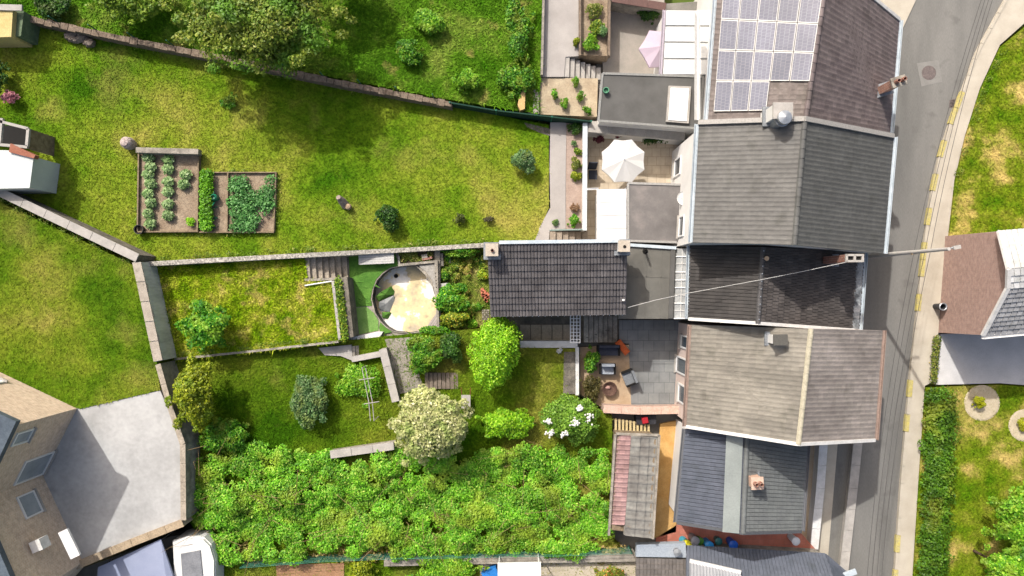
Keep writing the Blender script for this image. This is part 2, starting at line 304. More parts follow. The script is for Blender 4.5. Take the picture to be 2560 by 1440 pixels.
# ------------------------------------------------------------------ roofs and houses
PROF = {'roll': [(0, .035), (.14, .03), (.28, .004), (.72, 0), (.86, .012), (1, .03)],
        'double': [(0, -.02), (.04, .03), (.14, .042), (.34, .04), (.44, .03), (.475, -.025), (.525, -.025), (.56, .03), (.66, .042), (.86, .04), (.95, .03), (.985, -.02), (1, -.02)],
        'soft': [(0, .014), (.2, .012), (.4, .003), (.7, 0), (.86, .006), (1, .012)],
        'flat': [(0, .0), (.86, .012), (.90, -.035), (1, -.035)]}
def bil(q, u, v): return q[0].lerp(q[1], u).lerp(q[3].lerp(q[2], u), v)
def tile_unit(w, l, prof, lift=.065, th=.05):
    n = len(prof); vs = []
    for t, h in prof: vs += [(t * w, 0, h + lift), (t * w, l * 1.06, h + .004), (t * w, 0, h + lift - th)]
    fs = []
    for i in range(n - 1): a = i * 3; b = a + 3; fs += [(a, b, b + 1, a + 1), (a + 2, b + 2, b, a)]
    fs += [(2, 0, 1), ((n - 1) * 3 + 1, (n - 1) * 3, (n - 1) * 3 + 2)]
    return vs, fs
def slope(parent, q, w, l, m, prof='roll', individual=False, stagger=0.0, deck=None, name='roof_slope', skip=None, label=None):
    q = [Vector(p) for p in q]; e = (q[1] - q[0] + q[2] - q[3]).normalized(); sd = ((q[3] + q[2]) / 2 - (q[0] + q[1]) / 2)
    n = e.cross(sd).normalized(); n = n if n.z > 0 else -n; pr = PROF[prof]; lf, tk = (.03, .024) if prof == 'soft' else (.065, .05)
    nu = max(1, round(((q[1] - q[0]).length + (q[2] - q[3]).length) / 2 / w)); nv = max(1, round(sd.length / l))
    dn = n * 0.02; dk = MB().hexa([p - n * 0.14 for p in q], [p - dn for p in q]) if e.cross(sd).z > 0 else MB().hexa([p - n * 0.14 for p in q[::-1]], [p - dn for p in q[::-1]])
    d = dk.part(name, deck or m, parent, label); vs, fs = tile_unit(1, 1, pr, lf, tk)
    if individual:
        mesh = None; wl = WL[parent.name]
        for j in range(nv):
            for i in range(nu):
                u = i / nu; v = j / nv
                if skip and skip((u + .5 / nu), (v + .5 / nv)): continue
                a = bil(q, u, v); b = bil(q, (i + 1) / nu, v); c = bil(q, u, (j + 1) / nv)
                x = (b - a); y = (c - a); wx = x.length; ly = y.length; ex = x / wx; ez = ex.cross(y / ly).normalized(); flip = ez.z < 0
                if flip: a, ex, ez = b, -ex, -ez
                ey = ez.cross(ex)
                if mesh is None:
                    mesh = bpy.data.meshes.new('roof_tile'); mesh.from_pydata([(p[0] * wx, p[1] * ly, p[2]) for p in vs], [], fs); W0, L0 = wx, ly
                o = link('roof_tile', mesh, m, d); M = Matrix((ex, ey, ez)).transposed()
                o.rotation_euler = (M @ Matrix.Rotation(random.gauss(0, .008), 3, 'Z') @ Matrix.Rotation(random.gauss(0, .012), 3, 'X')).to_euler()
                o.location = a - wl + ez * random.uniform(-.002, .006); o.scale = (wx / W0, ly / L0, 1)
    else:
        mb = MB()
        for j in range(nv):
            for i in range(nu + (1 if stagger and j % 2 else 0)):
                o_ = stagger if j % 2 else 0; u0 = max(0, (i - o_) / nu); u1 = min(1, (i + 1 - o_) / nu); v0 = j / nv; v1 = min(1, (j + 1.06) / nv)
                if u1 - u0 < 0.2 / nu or (skip and skip((u0 + u1) / 2, v0 + .5 / nv)): continue
                ks = []; jz = random.uniform(-.004, .006)
                for x, y, z in vs: ks.append(bil(q, u0 + (u1 - u0) * x, v0 + (v1 - v0) * min(y, 1)) + n * (z + jz))
                mb.add(ks, fs)
        mb.part('roof_tiles', m, d, None, 'stuff')
    return d, n
def gutter(parent, p, q, w=0.15, m=None, name='gutter'):
    h = w * 0.7; t = 0.02; pr = [(-w / 2, 0), (w / 2, 0), (w / 2, h), (w / 2 - t, h), (w / 2 - t, t), (-w / 2 + t, t), (-w / 2 + t, h), (-w / 2, h)]
    return MB().sweep(pr, p, q).part(name, m or ZINC, parent)
def window(parent, a, b, z0, z1, out, frame=None, name='window', m=None):
    """a, b: plan points on the wall face; out: outward unit vector"""
    a = Vector((a.x, a.y, 0)); b = Vector((b.x, b.y, 0)); mid = (a + b) / 2; d = (b - a) / 2; h = (z1 - z0) / 2; c = Vector((mid.x, mid.y, (z0 + z1) / 2)); fr = MB(); L = d.length; dn = d / L
    for s in (-1, 1): fr.obox(c + dn * s * (L - .04) + out * .03, dn * .04, out * .04, (0, 0, h)); fr.obox(c + Vector((0, 0, s * (h - .04))) + out * .03, dn * (L - .081), out * .038, (0, 0, .04))
    f = fr.part(name, frame or WHITE, parent)
    MB().obox(c + out * .012, dn * (L - .05), out * .01, (0, 0, h - .05)).part('pane', m or GLASS, f)
    MB().obox(c + Vector((0, 0, -h - .04)) + out * .06, dn * (L + .06), out * .09, (0, 0, .035)).part('sill', CONCL, f)
    return f
def openings(parent, a, b, out, base, spec, frame=None):
    """spec: list of (t0, t1, z0, z1, name) along wall a-b"""
    for t0, t1, z0, z1, nm in spec: window(parent, a.lerp(b, t0), a.lerp(b, t1), base + z0, base + z1, out, frame, nm)
def gable_house(name, label, le, ri, re, floor, wallm, inset=0.25):
    """le, ri, re: pairs of world points of left eave, ridge and right eave (upper end first)"""
    c = (le[0] + le[1] + re[0] + re[1]) / 4; t = thing(name, label, 'house', Vector((c.x, c.y, 0)))
    down = Vector((0, 0, -.2)); L = []; R = []; G = []
    for i in (0, 1):
        L.append(le[i].lerp(ri[i], inset / (le[i] - ri[i]).length) + down); R.append(re[i].lerp(ri[i], inset / (re[i] - ri[i]).length) + down); G.append(ri[i] + down)
    ax = (ri[1] - ri[0]).normalized() * 0.06
    for k in (L, R, G): k[0] = k[0] + ax; k[1] = k[1] - ax
    fl = lambda p: Vector((p.x, p.y, floor)); top = [L[0], G[0], R[0], L[1], G[1], R[1]]; bot = [fl(L[0]), fl(R[0]), fl(L[1]), fl(R[1])]
    v = top + bot
    MB().add(v, [(6, 7, 2, 1, 0), (8, 3, 4, 5, 9), (6, 0, 3, 8), (7, 9, 5, 2), (0, 1, 4, 3), (1, 2, 5, 4)]).part('wall', wallm, t)
    return t, L, R
def chimney(parent, b, w, d, h, m, pots=1, capm=None, ang=0.0, potm=None, hollow=False):
    ex = Vector((math.cos(ang), math.sin(ang), 0)); ey = Vector((-ex.y, ex.x, 0)); up = Vector((0, 0, 1))
    s = MB().obox(b + up * (h / 2 - .3), ex * w / 2, ey * d / 2, up * (h / 2 + .3)).part('chimney', m, parent)
    top = b + up * h; cp = MB()
    if hollow:
        n = pots; cw = w / n
        for i in range(n + 1): cp.obox(top + ex * (-w / 2 + cw * i) + up * .05, ex * .05, ey * (d / 2 + .02), up * .05)
        for sgn in (-1, 1): cp.obox(top + ey * sgn * (d / 2 - .03) + up * .049, ex * (w / 2 + .03), ey * .05, up * .051)
        cp.part('chimney_cap', capm or WHITEW, s)
        MB().obox(top + up * .004, ex * (w / 2 - .02), ey * (d / 2 - .02), up * .003).part('flue', DARK, s)
    else:
        cp.obox(top + up * .05, ex * (w / 2 + .06), ey * (d / 2 + .06), up * .05); cp.part('chimney_cap', capm or CONCL, s)
        for i in range(pots):
            c = top + ex * ((i + .5) / pots - .5) * w + up * .1
            MB().lathe(c, [(.11, 0), (.10, .28), (.075, .28), (.07, .02)], 12).part('chimney_pot', potm or BRICKR, s); MB().lathe(c, [(.072, .05), (.0, .05)], 12).part('flue', DARK, s)
    MB().obox(b + up * .02, ex * (w / 2 + .14), ey * (d / 2 + .14), up * .05).part('flashing', LEAD, s)
    return s
def flat_roof(name, label, poly, z, floor, wallm, roofm, edge=ZINC, cat='extension', seams=None, rim=0.05, edgew=0.12):
    pts = pp(poly, z); c = sum(pts, Vector()) / len(pts); t = thing(name, label, cat, Vector((c.x, c.y, floor)))
    ins = [p.lerp(c, 0.04) for p in pts]; MB().prism([p - Vector((0, 0, .12)) for p in ins], floor).part('wall', wallm, t)
    r = MB().prism(pts, z - .118).part('roof', roofm, t)
    if edge:
        mb = MB(); n = len(pts)
        for i in range(n): mb.beam(pts[i].lerp(pts[(i + 1) % n], .0) + Vector((0, 0, rim / 2 + .002 - i * .0015)), pts[(i + 1) % n] + Vector((0, 0, rim / 2 + .002 - i * .0015)), edgew, rim)
        mb.part('roof_edge', edge, r)
    for (a, b) in (seams or []): MB().beam(PZ(*a, z) + Vector((0, 0, .008)), PZ(*b, z) + Vector((0, 0, .008)), .05, .014).part('felt_seam', roofm, r)
    return t
# ------------------------------------------------------------------ the setting: ground, road, pavement
BASE = mat('rough_grass_ground', [S(84, 110, 36), S(140, 140, 70)], 0.1, 0.95, 0.2)
MB().sheet([Vector((-400, -400, -.42)), Vector((400, -400, -.42)), Vector((400, 400, -.42)), Vector((-400, 400, -.42))]).top('ground', BASE, 'wide grassy ground running to the horizon', 'ground', None, None, 'structure')
kerb = [(2640, -180), (2545, -60), (2478, 62), (2440, 130), (2404, 230), (2378, 295), (2350, 380), (2330, 470), (2314, 570), (2302, 680), (2290, 800), (2276, 930), (2266, 1040), (2254, 1180), (2244, 1320), (2236, 1440), (2225, 1640)]
road_left = [(2010, 1640), (2040, 1440), (2055, 1100), (2060, 700), (2080, 330), (2090, 60), (2180, -20), (2330, -180)]
ground('road', 'grey asphalt street running past the row of houses', kerb + road_left, 0.0, ASPH)
pav_right = [(2275, 1640), (2281, 1440), (2296, 1200), (2312, 965), (2330, 955), (2346, 830), (2360, 640), (2370, 590), (2386, 450), (2412, 340), (2450, 220), (2500, 112), (2570, 50), (2640, -20), (2700, -120)]
ground('pavement', 'pale beige pavement along the far side of the street', kerb + pav_right, 0.13, PAVE)
kb = thing('kerb', 'concrete kerb edging the beige pavement with faded yellow stretches', 'kerb', P(2300, 700, 0)); kb['kind'] = 'structure'
kp = [P(x, y, 0.15) for x, y in kerb]
def along(pts, s):
    for i in range(len(pts) - 1):
        L = (pts[i + 1] - pts[i]).length
        if s <= L: return pts[i].lerp(pts[i + 1], s / L)
        s -= L
    return pts[-1]
tot = sum((kp[i + 1] - kp[i]).length for i in range(len(kp) - 1)); yl = [(2393, 262), (2374, 308), (2350, 385), (2337, 460), (2323, 545), (2311, 615), (2305, 690), (2297, 755), (2277, 985), (2269, 1060), (2248, 1365), (2243, 1432)]
yw = [P(x, y, .15) for x, y in yl]; s = 0.0; n = int(tot / 1.0)
for i in range(n):
    a = along(kp, i * tot / n + .012); b = along(kp, (i + 1) * tot / n - .012); off = Vector((.07, 0, -.06))
    mid = (a + b) / 2; isy = min((mid - y).length for y in yw) < 0.5
    MB().beam(a + off, b + off, .16 if not isy else .26, .18 + (0.006 if isy else 0)).part('kerb_stone', YEL if isy else PAVE, kb, 'kerb stone painted yellow' if isy else None)
ground('forecourt', 'pale beige forecourt at the corner of the street', [(2120, -60), (2300, -60), (2290, 0), (2262, 60), (2246, 95), (2150, 20)], 0.06, PAVE)
# manhole
mh = thing('manhole_cover', 'round rusty manhole cover set in a pale patch of asphalt', 'manhole', P(2322, 182, 0.004))
MB().prism(pp([(2292, 158), (2346, 150), (2356, 205), (2304, 216)], .006), .001).part('surround', mat('asphalt_patch', [S(136, 134, 129), S(148, 146, 141)], 2, .9, .06), mh)
MB().lathe(P(2322, 182, 0), [(.42, .008), (.42, .016), (.36, .016), (.36, .011), (.33, .011), (.33, .017), (0, .017)], 28).part('lid', mat('rusty_iron', [S(104, 94, 92), S(128, 116, 112)], 6, .7, .2), mh)
# lawns and terraces
up_poly = [(60, 52), (560, 152), (1130, 268), (1372, 312), (1372, 520), (1336, 602), (1215, 610), (900, 632), (352, 660), (350, 650), (0, 486), (-220, 380), (-220, 40)]
ground('upper_lawn', 'large patchy mown lawn of the neighbour', up_poly, ZU, LAWN)
blades('grass', 'short patchy grass on the large neighbouring lawn', up_poly, ZU, 260, LAWN, .055, .06)
top_poly = [(-220, -20), (60, 40), (560, 140), (1130, 250), (1345, 284), (1352, 190), (1362, -220), (-220, -220)]
ground('far_garden_lawn', 'lush rough lawn beyond the long stone wall', top_poly, ZT, LAWN2)
blades('grass', 'long lush grass beyond the stone wall', top_poly, ZT, 260, LAWN2, .09, .08)
left_poly = [(-260, 372), (0, 506), (336, 664), (392, 906), (400, 975), (200, 1022), (185, 1018), (-5, 932), (-260, 810)]
ground('left_lawn', 'sloping lawn behind the grey retaining wall', left_poly, ZLEFT, LAWN)
blades('grass', 'mown grass of the lawn left of the retaining wall', left_poly, ZLEFT, 260, LAWN, .055, .06)
lawn_poly = [(384, 664), (760, 640), (770, 704), (832, 704), (848, 854), (820, 858), (432, 902)]
ground('lawn', 'small walled lawn with dry patches', lawn_poly, ZLAWN, LAWN4)
blades('grass', 'coarse dry grass of the small walled lawn', lawn_poly, ZLAWN, 700, LAWN4, .075, .085)
low_poly = [(405, 890), (820, 846), (880, 850), (950, 842), (1100, 830), (1290, 815), (1300, 870), (1445, 872), (1445, 1000), (1530, 1040), (1530, 1350), (1590, 1400), (1590, 1640), (560, 1640), (545, 1400), (470, 1300), (452, 1100)]
ground('lower_garden_lawn', 'green sloping garden ground below the narrow plot', low_poly, ZB, LAWN)
blades('grass', 'uneven grass of the lower gardens', low_poly, ZB, 260, LAWN, .08, .07)
ring = [(928, 748), (932, 722), (941, 700), (956, 683), (975, 670), (1000, 665), (1040, 663), (1064, 686), (1082, 716), (1092, 752), (1092, 788), (1066, 828), (1020, 834), (985, 830), (966, 819), (950, 803), (937, 782)]
ground('terrace', 'grey concrete pool terrace', [(866, 700), (866, 632), (1100, 618), (1102, 835), (1095, 840), (884, 858), (866, 701)] + [ring[0]] + ring[:0:-1] + [(928.2, 747.8)], ZTER, CONC)
GARG = mat('garden_strip_grass', [S(70, 104, 20), S(128, 146, 48), S(186, 172, 104)], 0.9, .9, .3, 9, .9, 26, vary='attr', vamt=.3)
gar_poly = [(1096, 618), (1222, 606), (1228, 812), (1102, 832)]
ground('garden_strip', 'weedy grass strip between pool and tiled annex', gar_poly, ZGAR, GARG)
blades('grass', 'weedy grass between pool and tiled annex', gar_poly, ZGAR, 700, GARG, .09, .06)
ground('patio_yard', 'grey paved yard behind the houses', [(1290, 780), (1480, 780), (1480, 300), (1500, 20), (1800, 0), (1800, 1420), (1530, 1420), (1530, 1020), (1445, 990), (1445, 870), (1290, 870)], ZPAT - .3, mat('yard_slab', [S(120, 118, 112), S(150, 146, 138)], 1, .9, .1))
right_poly = [(2700, -130), (2640, -10), (2570, 62), (2504, 116), (2454, 222), (2416, 342), (2390, 452), (2374, 592), (2800, 570), (2800, -130)]
ground('verge_lawn', 'dry patchy grass bank on the outside of the bend', right_poly, .16, LAWN3)
blades('grass', 'dry patchy grass beside the bend of the pavement', right_poly, .16, 260, LAWN3, .07, .07)
rl_poly = [(2314, 970), (2500, 962), (2800, 985), (2800, 1640), (2277, 1640), (2284, 1440), (2298, 1200)]
ground('front_garden', 'front garden with worn grass beside the pavement', rl_poly, .16, LAWN3)
blades('grass', 'worn grass of the front garden', rl_poly, .16, 260, LAWN3, .06, .07)
ground('driveway', 'pale concrete driveway beside the brick gable house', [(2352, 835), (2800, 830), (2800, 980), (2500, 958), (2340, 962)], .15, mat('driveway_concrete', [S(206, 204, 202), S(222, 220, 218)], 1, .9, .06))
# ------------------------------------------------------------------ row of houses along the street
def P3(l): return [P(*a) for a in l]
def row_house(name, label, le, ri, re, wallm, tl, tr, tw=.30, tll=.36, prof='soft', gut=True, ridge=None, deckm=None, indiv=False, gm=None, stag=0.0, skipl=None, verge=WHITEW, vends=(0, 1), base=0.0):
    le, ri, re = P3(le), P3(ri), P3(re); t, L, R = gable_house(name, label, le, ri, re, -.3, wallm)
    ls, nl = slope(t, [le[1], le[0], ri[0], ri[1]], tw, tll, tl, prof, indiv, stag, deckm, skip=skipl); rs, nr = slope(t, [re[0], re[1], ri[1], ri[0]], tw, tll, tr, prof, False, stag, deckm)
    d = ri[1] - ri[0]; n = max(4, round(d.length / .42)); 
    for i in range(n):
        a = ri[0] + d * (i / n) + Vector((0, 0, .03)); b = ri[0] + d * ((i + 1.03) / n) + Vector((0, 0, .055))
        MB().sweep([(-.13, -.05), (.13, -.05), (.09, .03), (.03, .06), (-.03, .06), (-.09, .03)], a, b).part('ridge_tile', ridge or tr, t)
    if gut:
        o = Vector((0, 0, -.06))
        for nm, (p, q), sgn in (('gutter', le, -1), ('gutter', re, 1)): gutter(t, p + o + Vector((sgn * .09, 0, 0)), q + o + Vector((sgn * .09, 0, 0)), .19, gm)
    for i in vends:
        if verge:
            for e in (le, re): MB().beam(e[i].lerp(ri[i], .0) + Vector((0, 0, .05)), ri[i] + Vector((0, 0, .05)), .16, .09).part('verge', verge, t)
    a, b = R[0], R[1]; out = Vector(((b - a).y, -(b - a).x, 0)).normalized(); out = out if out.x > 0 else -out
    hgt = min(a.z, b.z); spec = [(.08, .22, .1, 2.2, 'door')] + [(x, x + .2, 1.0, 2.3, 'window') for x in (.35, .68)]
    if hgt > 4.6: spec += [(x, x + .2, 3.2, 4.3, 'window') for x in (.12, .42, .70)]
    openings(t, a, b, out, 0, spec)
    return t, L, R, (le, ri, re), (ls, rs)
# brown tiled house with solar panels
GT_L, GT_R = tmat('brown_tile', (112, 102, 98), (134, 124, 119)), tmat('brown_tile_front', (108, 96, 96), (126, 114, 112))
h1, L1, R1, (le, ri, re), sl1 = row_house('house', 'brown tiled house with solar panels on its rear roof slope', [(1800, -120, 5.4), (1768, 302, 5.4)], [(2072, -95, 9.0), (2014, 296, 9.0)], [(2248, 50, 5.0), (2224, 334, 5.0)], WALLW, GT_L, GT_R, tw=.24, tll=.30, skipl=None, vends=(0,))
q = [le[1], le[0], ri[0], ri[1]]; nl = ((q[1] - q[0]).cross(q[3] - q[0])).normalized(); nl = nl if nl.z > 0 else -nl
PVM = mat('sky_tinted_solar_glass', [S(126, 125, 136), S(150, 152, 164)], 0.35, 0.12, 0, bump=0, spec=0.9, vary='obj', vamt=.16, brick=(S(122, 122, 136), S(132, 132, 146), S(172, 172, 178), .155, .155, .006))  # pale cells: the sky's reflection is put into the base colour
def uvof(px, py):                                   # find u, v of a pixel on the slope
    best = None
    for i in range(61):
        for j in range(41):
            p = bil(q, i / 60, j / 40); k = (CAMH - p.z) / F; d = (p.x / k + 1280 - px) ** 2 + (720 - p.y / k - py) ** 2
            if best is None or d < best[0]: best = (d, i / 60, j / 40)
    return best[1:]
u_b, v_l = uvof(1786, 284); _, v_r = uvof(2032, 205); u_t, _ = uvof(1795, 207)
pu = u_t - u_b; pv = (v_r - v_l) / 5
for r in range(5):
    for c in range(5):
        if r == 0 and c > 2: continue
        u0 = u_b + r * pu + .002; u1 = u0 + pu - .004; v0 = v_l + c * pv + .004; v1 = v0 + pv - .008
        cs = [bil(q, u0, v0), bil(q, u1, v0), bil(q, u1, v1), bil(q, u0, v1)]; cen = sum(cs, Vector()) / 4
        if r == 4 and c == 9: continue
        cs = cs if (cs[1] - cs[0]).cross(cs[3] - cs[0]).z > 0 else cs[::-1]
        f = MB().hexa([p + nl * .09 for p in cs], [p + nl * .125 for p in cs]).part('solar_panel', WHITEW, h1)
        ins = [p.lerp(cen, .06) for p in cs]; g = MB().hexa([p + nl * .12 for p in ins], [p + nl * .129 for p in ins]); g.part('panel_glass', PVM, f)
chimney(h1, P(2208, 224, 5.8), .6, .36, 1.3, mat('orange_brick', [S(196, 130, 104)], 4, .9, .2, brick=(S(206, 140, 112), S(188, 118, 92), S(214, 200, 186), .22, .075, .012)), 2, CONC, .3)
gutter(h1, P(1742, 30, 5.2), P(1742, 300, 5.2), .25, WHITEW, 'fascia')
# grey tiled house with the metal cowl
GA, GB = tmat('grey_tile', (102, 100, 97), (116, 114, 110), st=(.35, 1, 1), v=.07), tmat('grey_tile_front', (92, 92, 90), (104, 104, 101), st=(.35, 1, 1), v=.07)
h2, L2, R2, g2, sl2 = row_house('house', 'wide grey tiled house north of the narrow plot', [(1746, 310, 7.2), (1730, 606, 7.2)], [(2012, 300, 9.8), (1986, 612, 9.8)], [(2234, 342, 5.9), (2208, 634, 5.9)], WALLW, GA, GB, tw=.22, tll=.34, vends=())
MB().beam(P(1746, 306, 7.3), P(2012, 297, 9.9), .22, .12).part('party_verge', mat('grey_verge', [S(176, 172, 166)], 2), h2); MB().beam(P(2012, 297, 9.9), P(2234, 340, 6.0), .22, .12).part('party_verge', MATS['grey_verge'], h2)
s = chimney(h2, P(1934, 292, 9.0), .75, .6, 1.0, WALLW, 0, CONCL)
MB().lathe(P(1932, 312, 8.8), [(.26, 0), (.26, 1.0), (.34, 1.0), (.34, 1.12), (.2, 1.14), (.2, 1.3), (.32, 1.32), (.3, 1.42), (.0, 1.5)], 20).part('chimney_cowl', STEEL, s)
MB().lathe(P(1958, 300, 9.2), [(.10, 0), (.16, .5), (.12, .5), (.0, .45)], 12).part('chimney_pot', BRICKR, s)
a, b = L2[0], L2[1]; out = Vector((-(b - a).y, (b - a).x, 0)).normalized(); out = out if out.x < 0 else -out
openings(h2, a, b, out, ZPAT, [(.12, .30, .9, 2.3, 'window'), (.40, .62, .1, 2.3, 'patio_door'), (.72, .92, 2.7, 3.7, 'window')])
# narrow charcoal house of the plot
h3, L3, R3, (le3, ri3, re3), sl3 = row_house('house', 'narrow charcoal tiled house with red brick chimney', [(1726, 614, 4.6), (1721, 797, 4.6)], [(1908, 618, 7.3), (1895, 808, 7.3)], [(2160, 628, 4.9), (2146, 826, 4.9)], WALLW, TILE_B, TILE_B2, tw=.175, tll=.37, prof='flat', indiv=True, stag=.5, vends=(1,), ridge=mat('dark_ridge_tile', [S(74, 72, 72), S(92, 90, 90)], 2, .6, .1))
for i in range(10):
    p = ri3[0].lerp(ri3[1], (i + .5) / 10) + Vector((0, 0, .105)); MB().lathe(p, [(.032, 0), (.03, .025), (0, .03)], 8).part('ridge_bolt', STEEL, h3)
MB().tube([P(1917, 646, 6.9), P(1917, 646, 7.6)], .11, 14).part('vent_pipe', mat('terracotta_pipe', [S(190, 160, 128), S(206, 180, 150)], 6), h3)
c3 = chimney(h3, P(2070, 651, 5.7), .74, .34, 2.6, BRICKR, 2, CONCL, .0, hollow=True)
MB().beam(P(2150, 640, 5.1), P(2137, 822, 5.1), .36, .05).part('eave_flashing', mat('stained_lead', [(.35, S(70, 72, 74)), (.5, S(150, 154, 156)), (.65, S(206, 204, 200))], 1.4, .6, .2), h3)
cab = [P(1569, 769, 4.9), P(1640, 750, 5.35), P(1720, 733, 5.95), P(1905, 699, 7.75), P(2000, 680, 7.95), P(2118, 655, 8.35)]
fine_c = []
for i in range(len(cab) - 1): fine_c += [cab[i].lerp(cab[i + 1], k / 4) for k in range(4)]
MB().tube(fine_c + [cab[-1]], .015, 6).top('overhead_cable', mat('grey_cable', [S(200, 198, 194)], 1), 'thin pale cable stretched from brick chimney across the narrow roofs', 'cable', cab[0])
# beige tiled house
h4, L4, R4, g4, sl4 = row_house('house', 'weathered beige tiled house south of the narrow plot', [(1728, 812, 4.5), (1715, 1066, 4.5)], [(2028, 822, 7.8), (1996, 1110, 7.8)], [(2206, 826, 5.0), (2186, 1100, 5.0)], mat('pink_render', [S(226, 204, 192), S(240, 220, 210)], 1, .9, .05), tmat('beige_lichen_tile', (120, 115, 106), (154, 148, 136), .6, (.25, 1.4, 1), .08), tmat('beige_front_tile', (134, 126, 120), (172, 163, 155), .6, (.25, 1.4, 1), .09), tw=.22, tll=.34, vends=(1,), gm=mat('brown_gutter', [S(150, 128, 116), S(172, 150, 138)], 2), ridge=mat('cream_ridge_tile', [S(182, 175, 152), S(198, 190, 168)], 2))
chimney(h4, P(1932, 846, 6.7), .55, .4, .9, WALLW, 0, mat('dark_cap', [S(96, 94, 88)], 3))
a, b = L4[0], L4[1]; out = Vector((-(b - a).y, (b - a).x, 0)).normalized(); out = out if out.x < 0 else -out
openings(h4, a, b, out, ZPAT, [(.12, .26, .9, 2.3, 'window'), (.36, .54, .1, 2.3, 'door'), (.64, .84, .9, 2.3, 'window')])
# low slate house
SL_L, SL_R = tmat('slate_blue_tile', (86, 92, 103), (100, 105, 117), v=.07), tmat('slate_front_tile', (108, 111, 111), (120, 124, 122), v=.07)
h5, L5, R5, g5, sl5 = row_house('house', 'low slate grey house with pale ridge strip in the lee of the beige house', [(1714, 1072, 3.8), (1692, 1306, 3.8)], [(1868, 1086, 5.4), (1858, 1332, 5.4)], [(2016, 1112, 4.0), (2002, 1328, 4.0)], WALLW, SL_L, SL_R, tw=.2, tll=.3, prof='flat', vends=(1,), verge=mat('dark_verge', [S(90, 92, 96)], 2), gm=mat('dark_gutter', [S(120, 122, 126)], 2))
MB().hexa([P(1816, 1080, 5.15), P(1806, 1330, 5.15), P(1848, 1334, 5.36), P(1858, 1086, 5.36)][::-1], [P(1816, 1080, 5.25), P(1806, 1330, 5.25), P(1848, 1334, 5.47), P(1858, 1086, 5.47)][::-1]).part('ridge_strip', mat('pale_zinc_strip', [S(140, 147, 144), S(154, 161, 157)], 1, .5, .1), h5)
chimney(h5, P(1879, 1197, 5.1), .5, .5, .75, mat('peach_brick', [S(214, 178, 156)], 4, .9, .2), 2, mat('peach_cap', [S(214, 186, 166)], 4), 0.05)
# bottom slate building
t6 = thing('house', 'slate roofed house at the foot of the street row', 'house', P(1850, 1460, 0)); ze = 2.0
MB().prism([p - Vector((0, 0, .3)) for p in [P(2130, 1450, ze), P(2058, 1390, ze), P(1722, 1372, ze), P(1600, 1400, ze), P(1600, 1700, ze), P(2110, 1700, ze)]], -.3).part('wall', CONC, t6)
slope(t6, [P(1716, 1364, ze), P(2062, 1384, ze), P(2110, 1520, 4.2), P(1716, 1500, 4.2)], .2, .3, SL_L, 'flat')
slope(t6, [P(2062, 1384, ze), P(2150, 1460, ze), P(2150, 1660, ze), P(2110, 1520, 4.2)], .2, .3, SL_L, 'flat')
slope(t6, [P(1590, 1395, ze + .3), P(1718, 1398, ze + .3), P(1718, 1620, ze + .9), P(1590, 1620, ze + .9)], .2, .3, tmat('taupe_tile', (112, 106, 101), (126, 120, 115)), 'flat')
MB().prism(pp([(1592, 1362), (1714, 1358), (1716, 1394), (1590, 1392)], ze + .35), ze).part('flat_roof', mat('pale_blue_sheet', [S(164, 174, 184), S(178, 186, 194)], 1, .5), t6)
RB = mat('ribbed_pale_sheet', [S(150, 152, 156), S(170, 172, 176)], 1, .6, .08)
slope(t6, [P(1724, 1404, 2.9), P(1850, 1432, 3.3), P(1880, 1560, 5.2), P(1724, 1560, 5.2)], .18, .8, RB, 'roll', name='dormer_roof'); MB().beam(P(1724, 1402, 2.95), P(1852, 1431, 3.35), .2, .12).part('dormer_edge', WHITEW, t6)
MB().lathe(P(1690, 1376, ze + .35), [(.16, 0), (.16, .3), (.22, .32), (0, .4)], 12).part('roof_vent', LEAD, t6)
MB().beam(P(2096, 1444, ze + .2), P(2140, 1428, ze + .2), .3, .1).part('eave_trim', ZINC, t6)
# rear extension of the narrow house: felt roof, glazed strip, tiled annex
ex = flat_roof('extension', 'flat felt roofed extension between tiled annex and narrow house', [(1566, 616), (1690, 622), (1684, 797), (1545, 797)], 3.9, -.3, mat('grey_dirty_render', [S(120, 118, 112), S(150, 146, 140)], 2), FELT, None, seams=[((1618, 616), (1612, 796)), ((1655, 618), (1650, 796)), ((1568, 690), (1686, 694))])
MB().beam(P(1568, 612, 3.95), P(1690, 620, 3.95), .16, .14).part('coping', ZINC, ex)
MB().sweep([(-.12, 0), (.12, 0), (.12, .07), (-.12, .07)], P(1682, 625, 3.9), P(1676, 796, 3.9)).part('felt_upstand', FELTD, ex)
MB().tube([P(1613, 628, 3.9), P(1613, 628, 4.75)], .06, 14, False).part('vent_pipe', WHITEW, ex); MB().lathe(P(1613, 628, 3.9), [(.15, .002), (.13, .05), (.062, .1)], 14).part('pipe_collar', DARK, ex); MB().lathe(P(1613, 628, 4.7), [(.058, 0), (0, 0)], 12).part('pipe_opening', DARK, ex)
gl = thing('glazed_roof', 'narrow strip of glass roofing between felt roof and charcoal tiles', 'glass roof', P(1705, 708, 3.4))
GPANE = mat('dusty_roof_glass', [S(150, 152, 150), S(186, 188, 186)], 1.6, .25, .12, 5, bump=0, spec=.6, vary='obj', vamt=.12)
MB().prism(pp([(1687, 621), (1725, 621), (1722, 797), (1681, 797)], 3.4), -.3).part('wall', WALLW, gl)
ys = [621, 641, 660, 680, 700, 719, 738, 758, 777, 796]
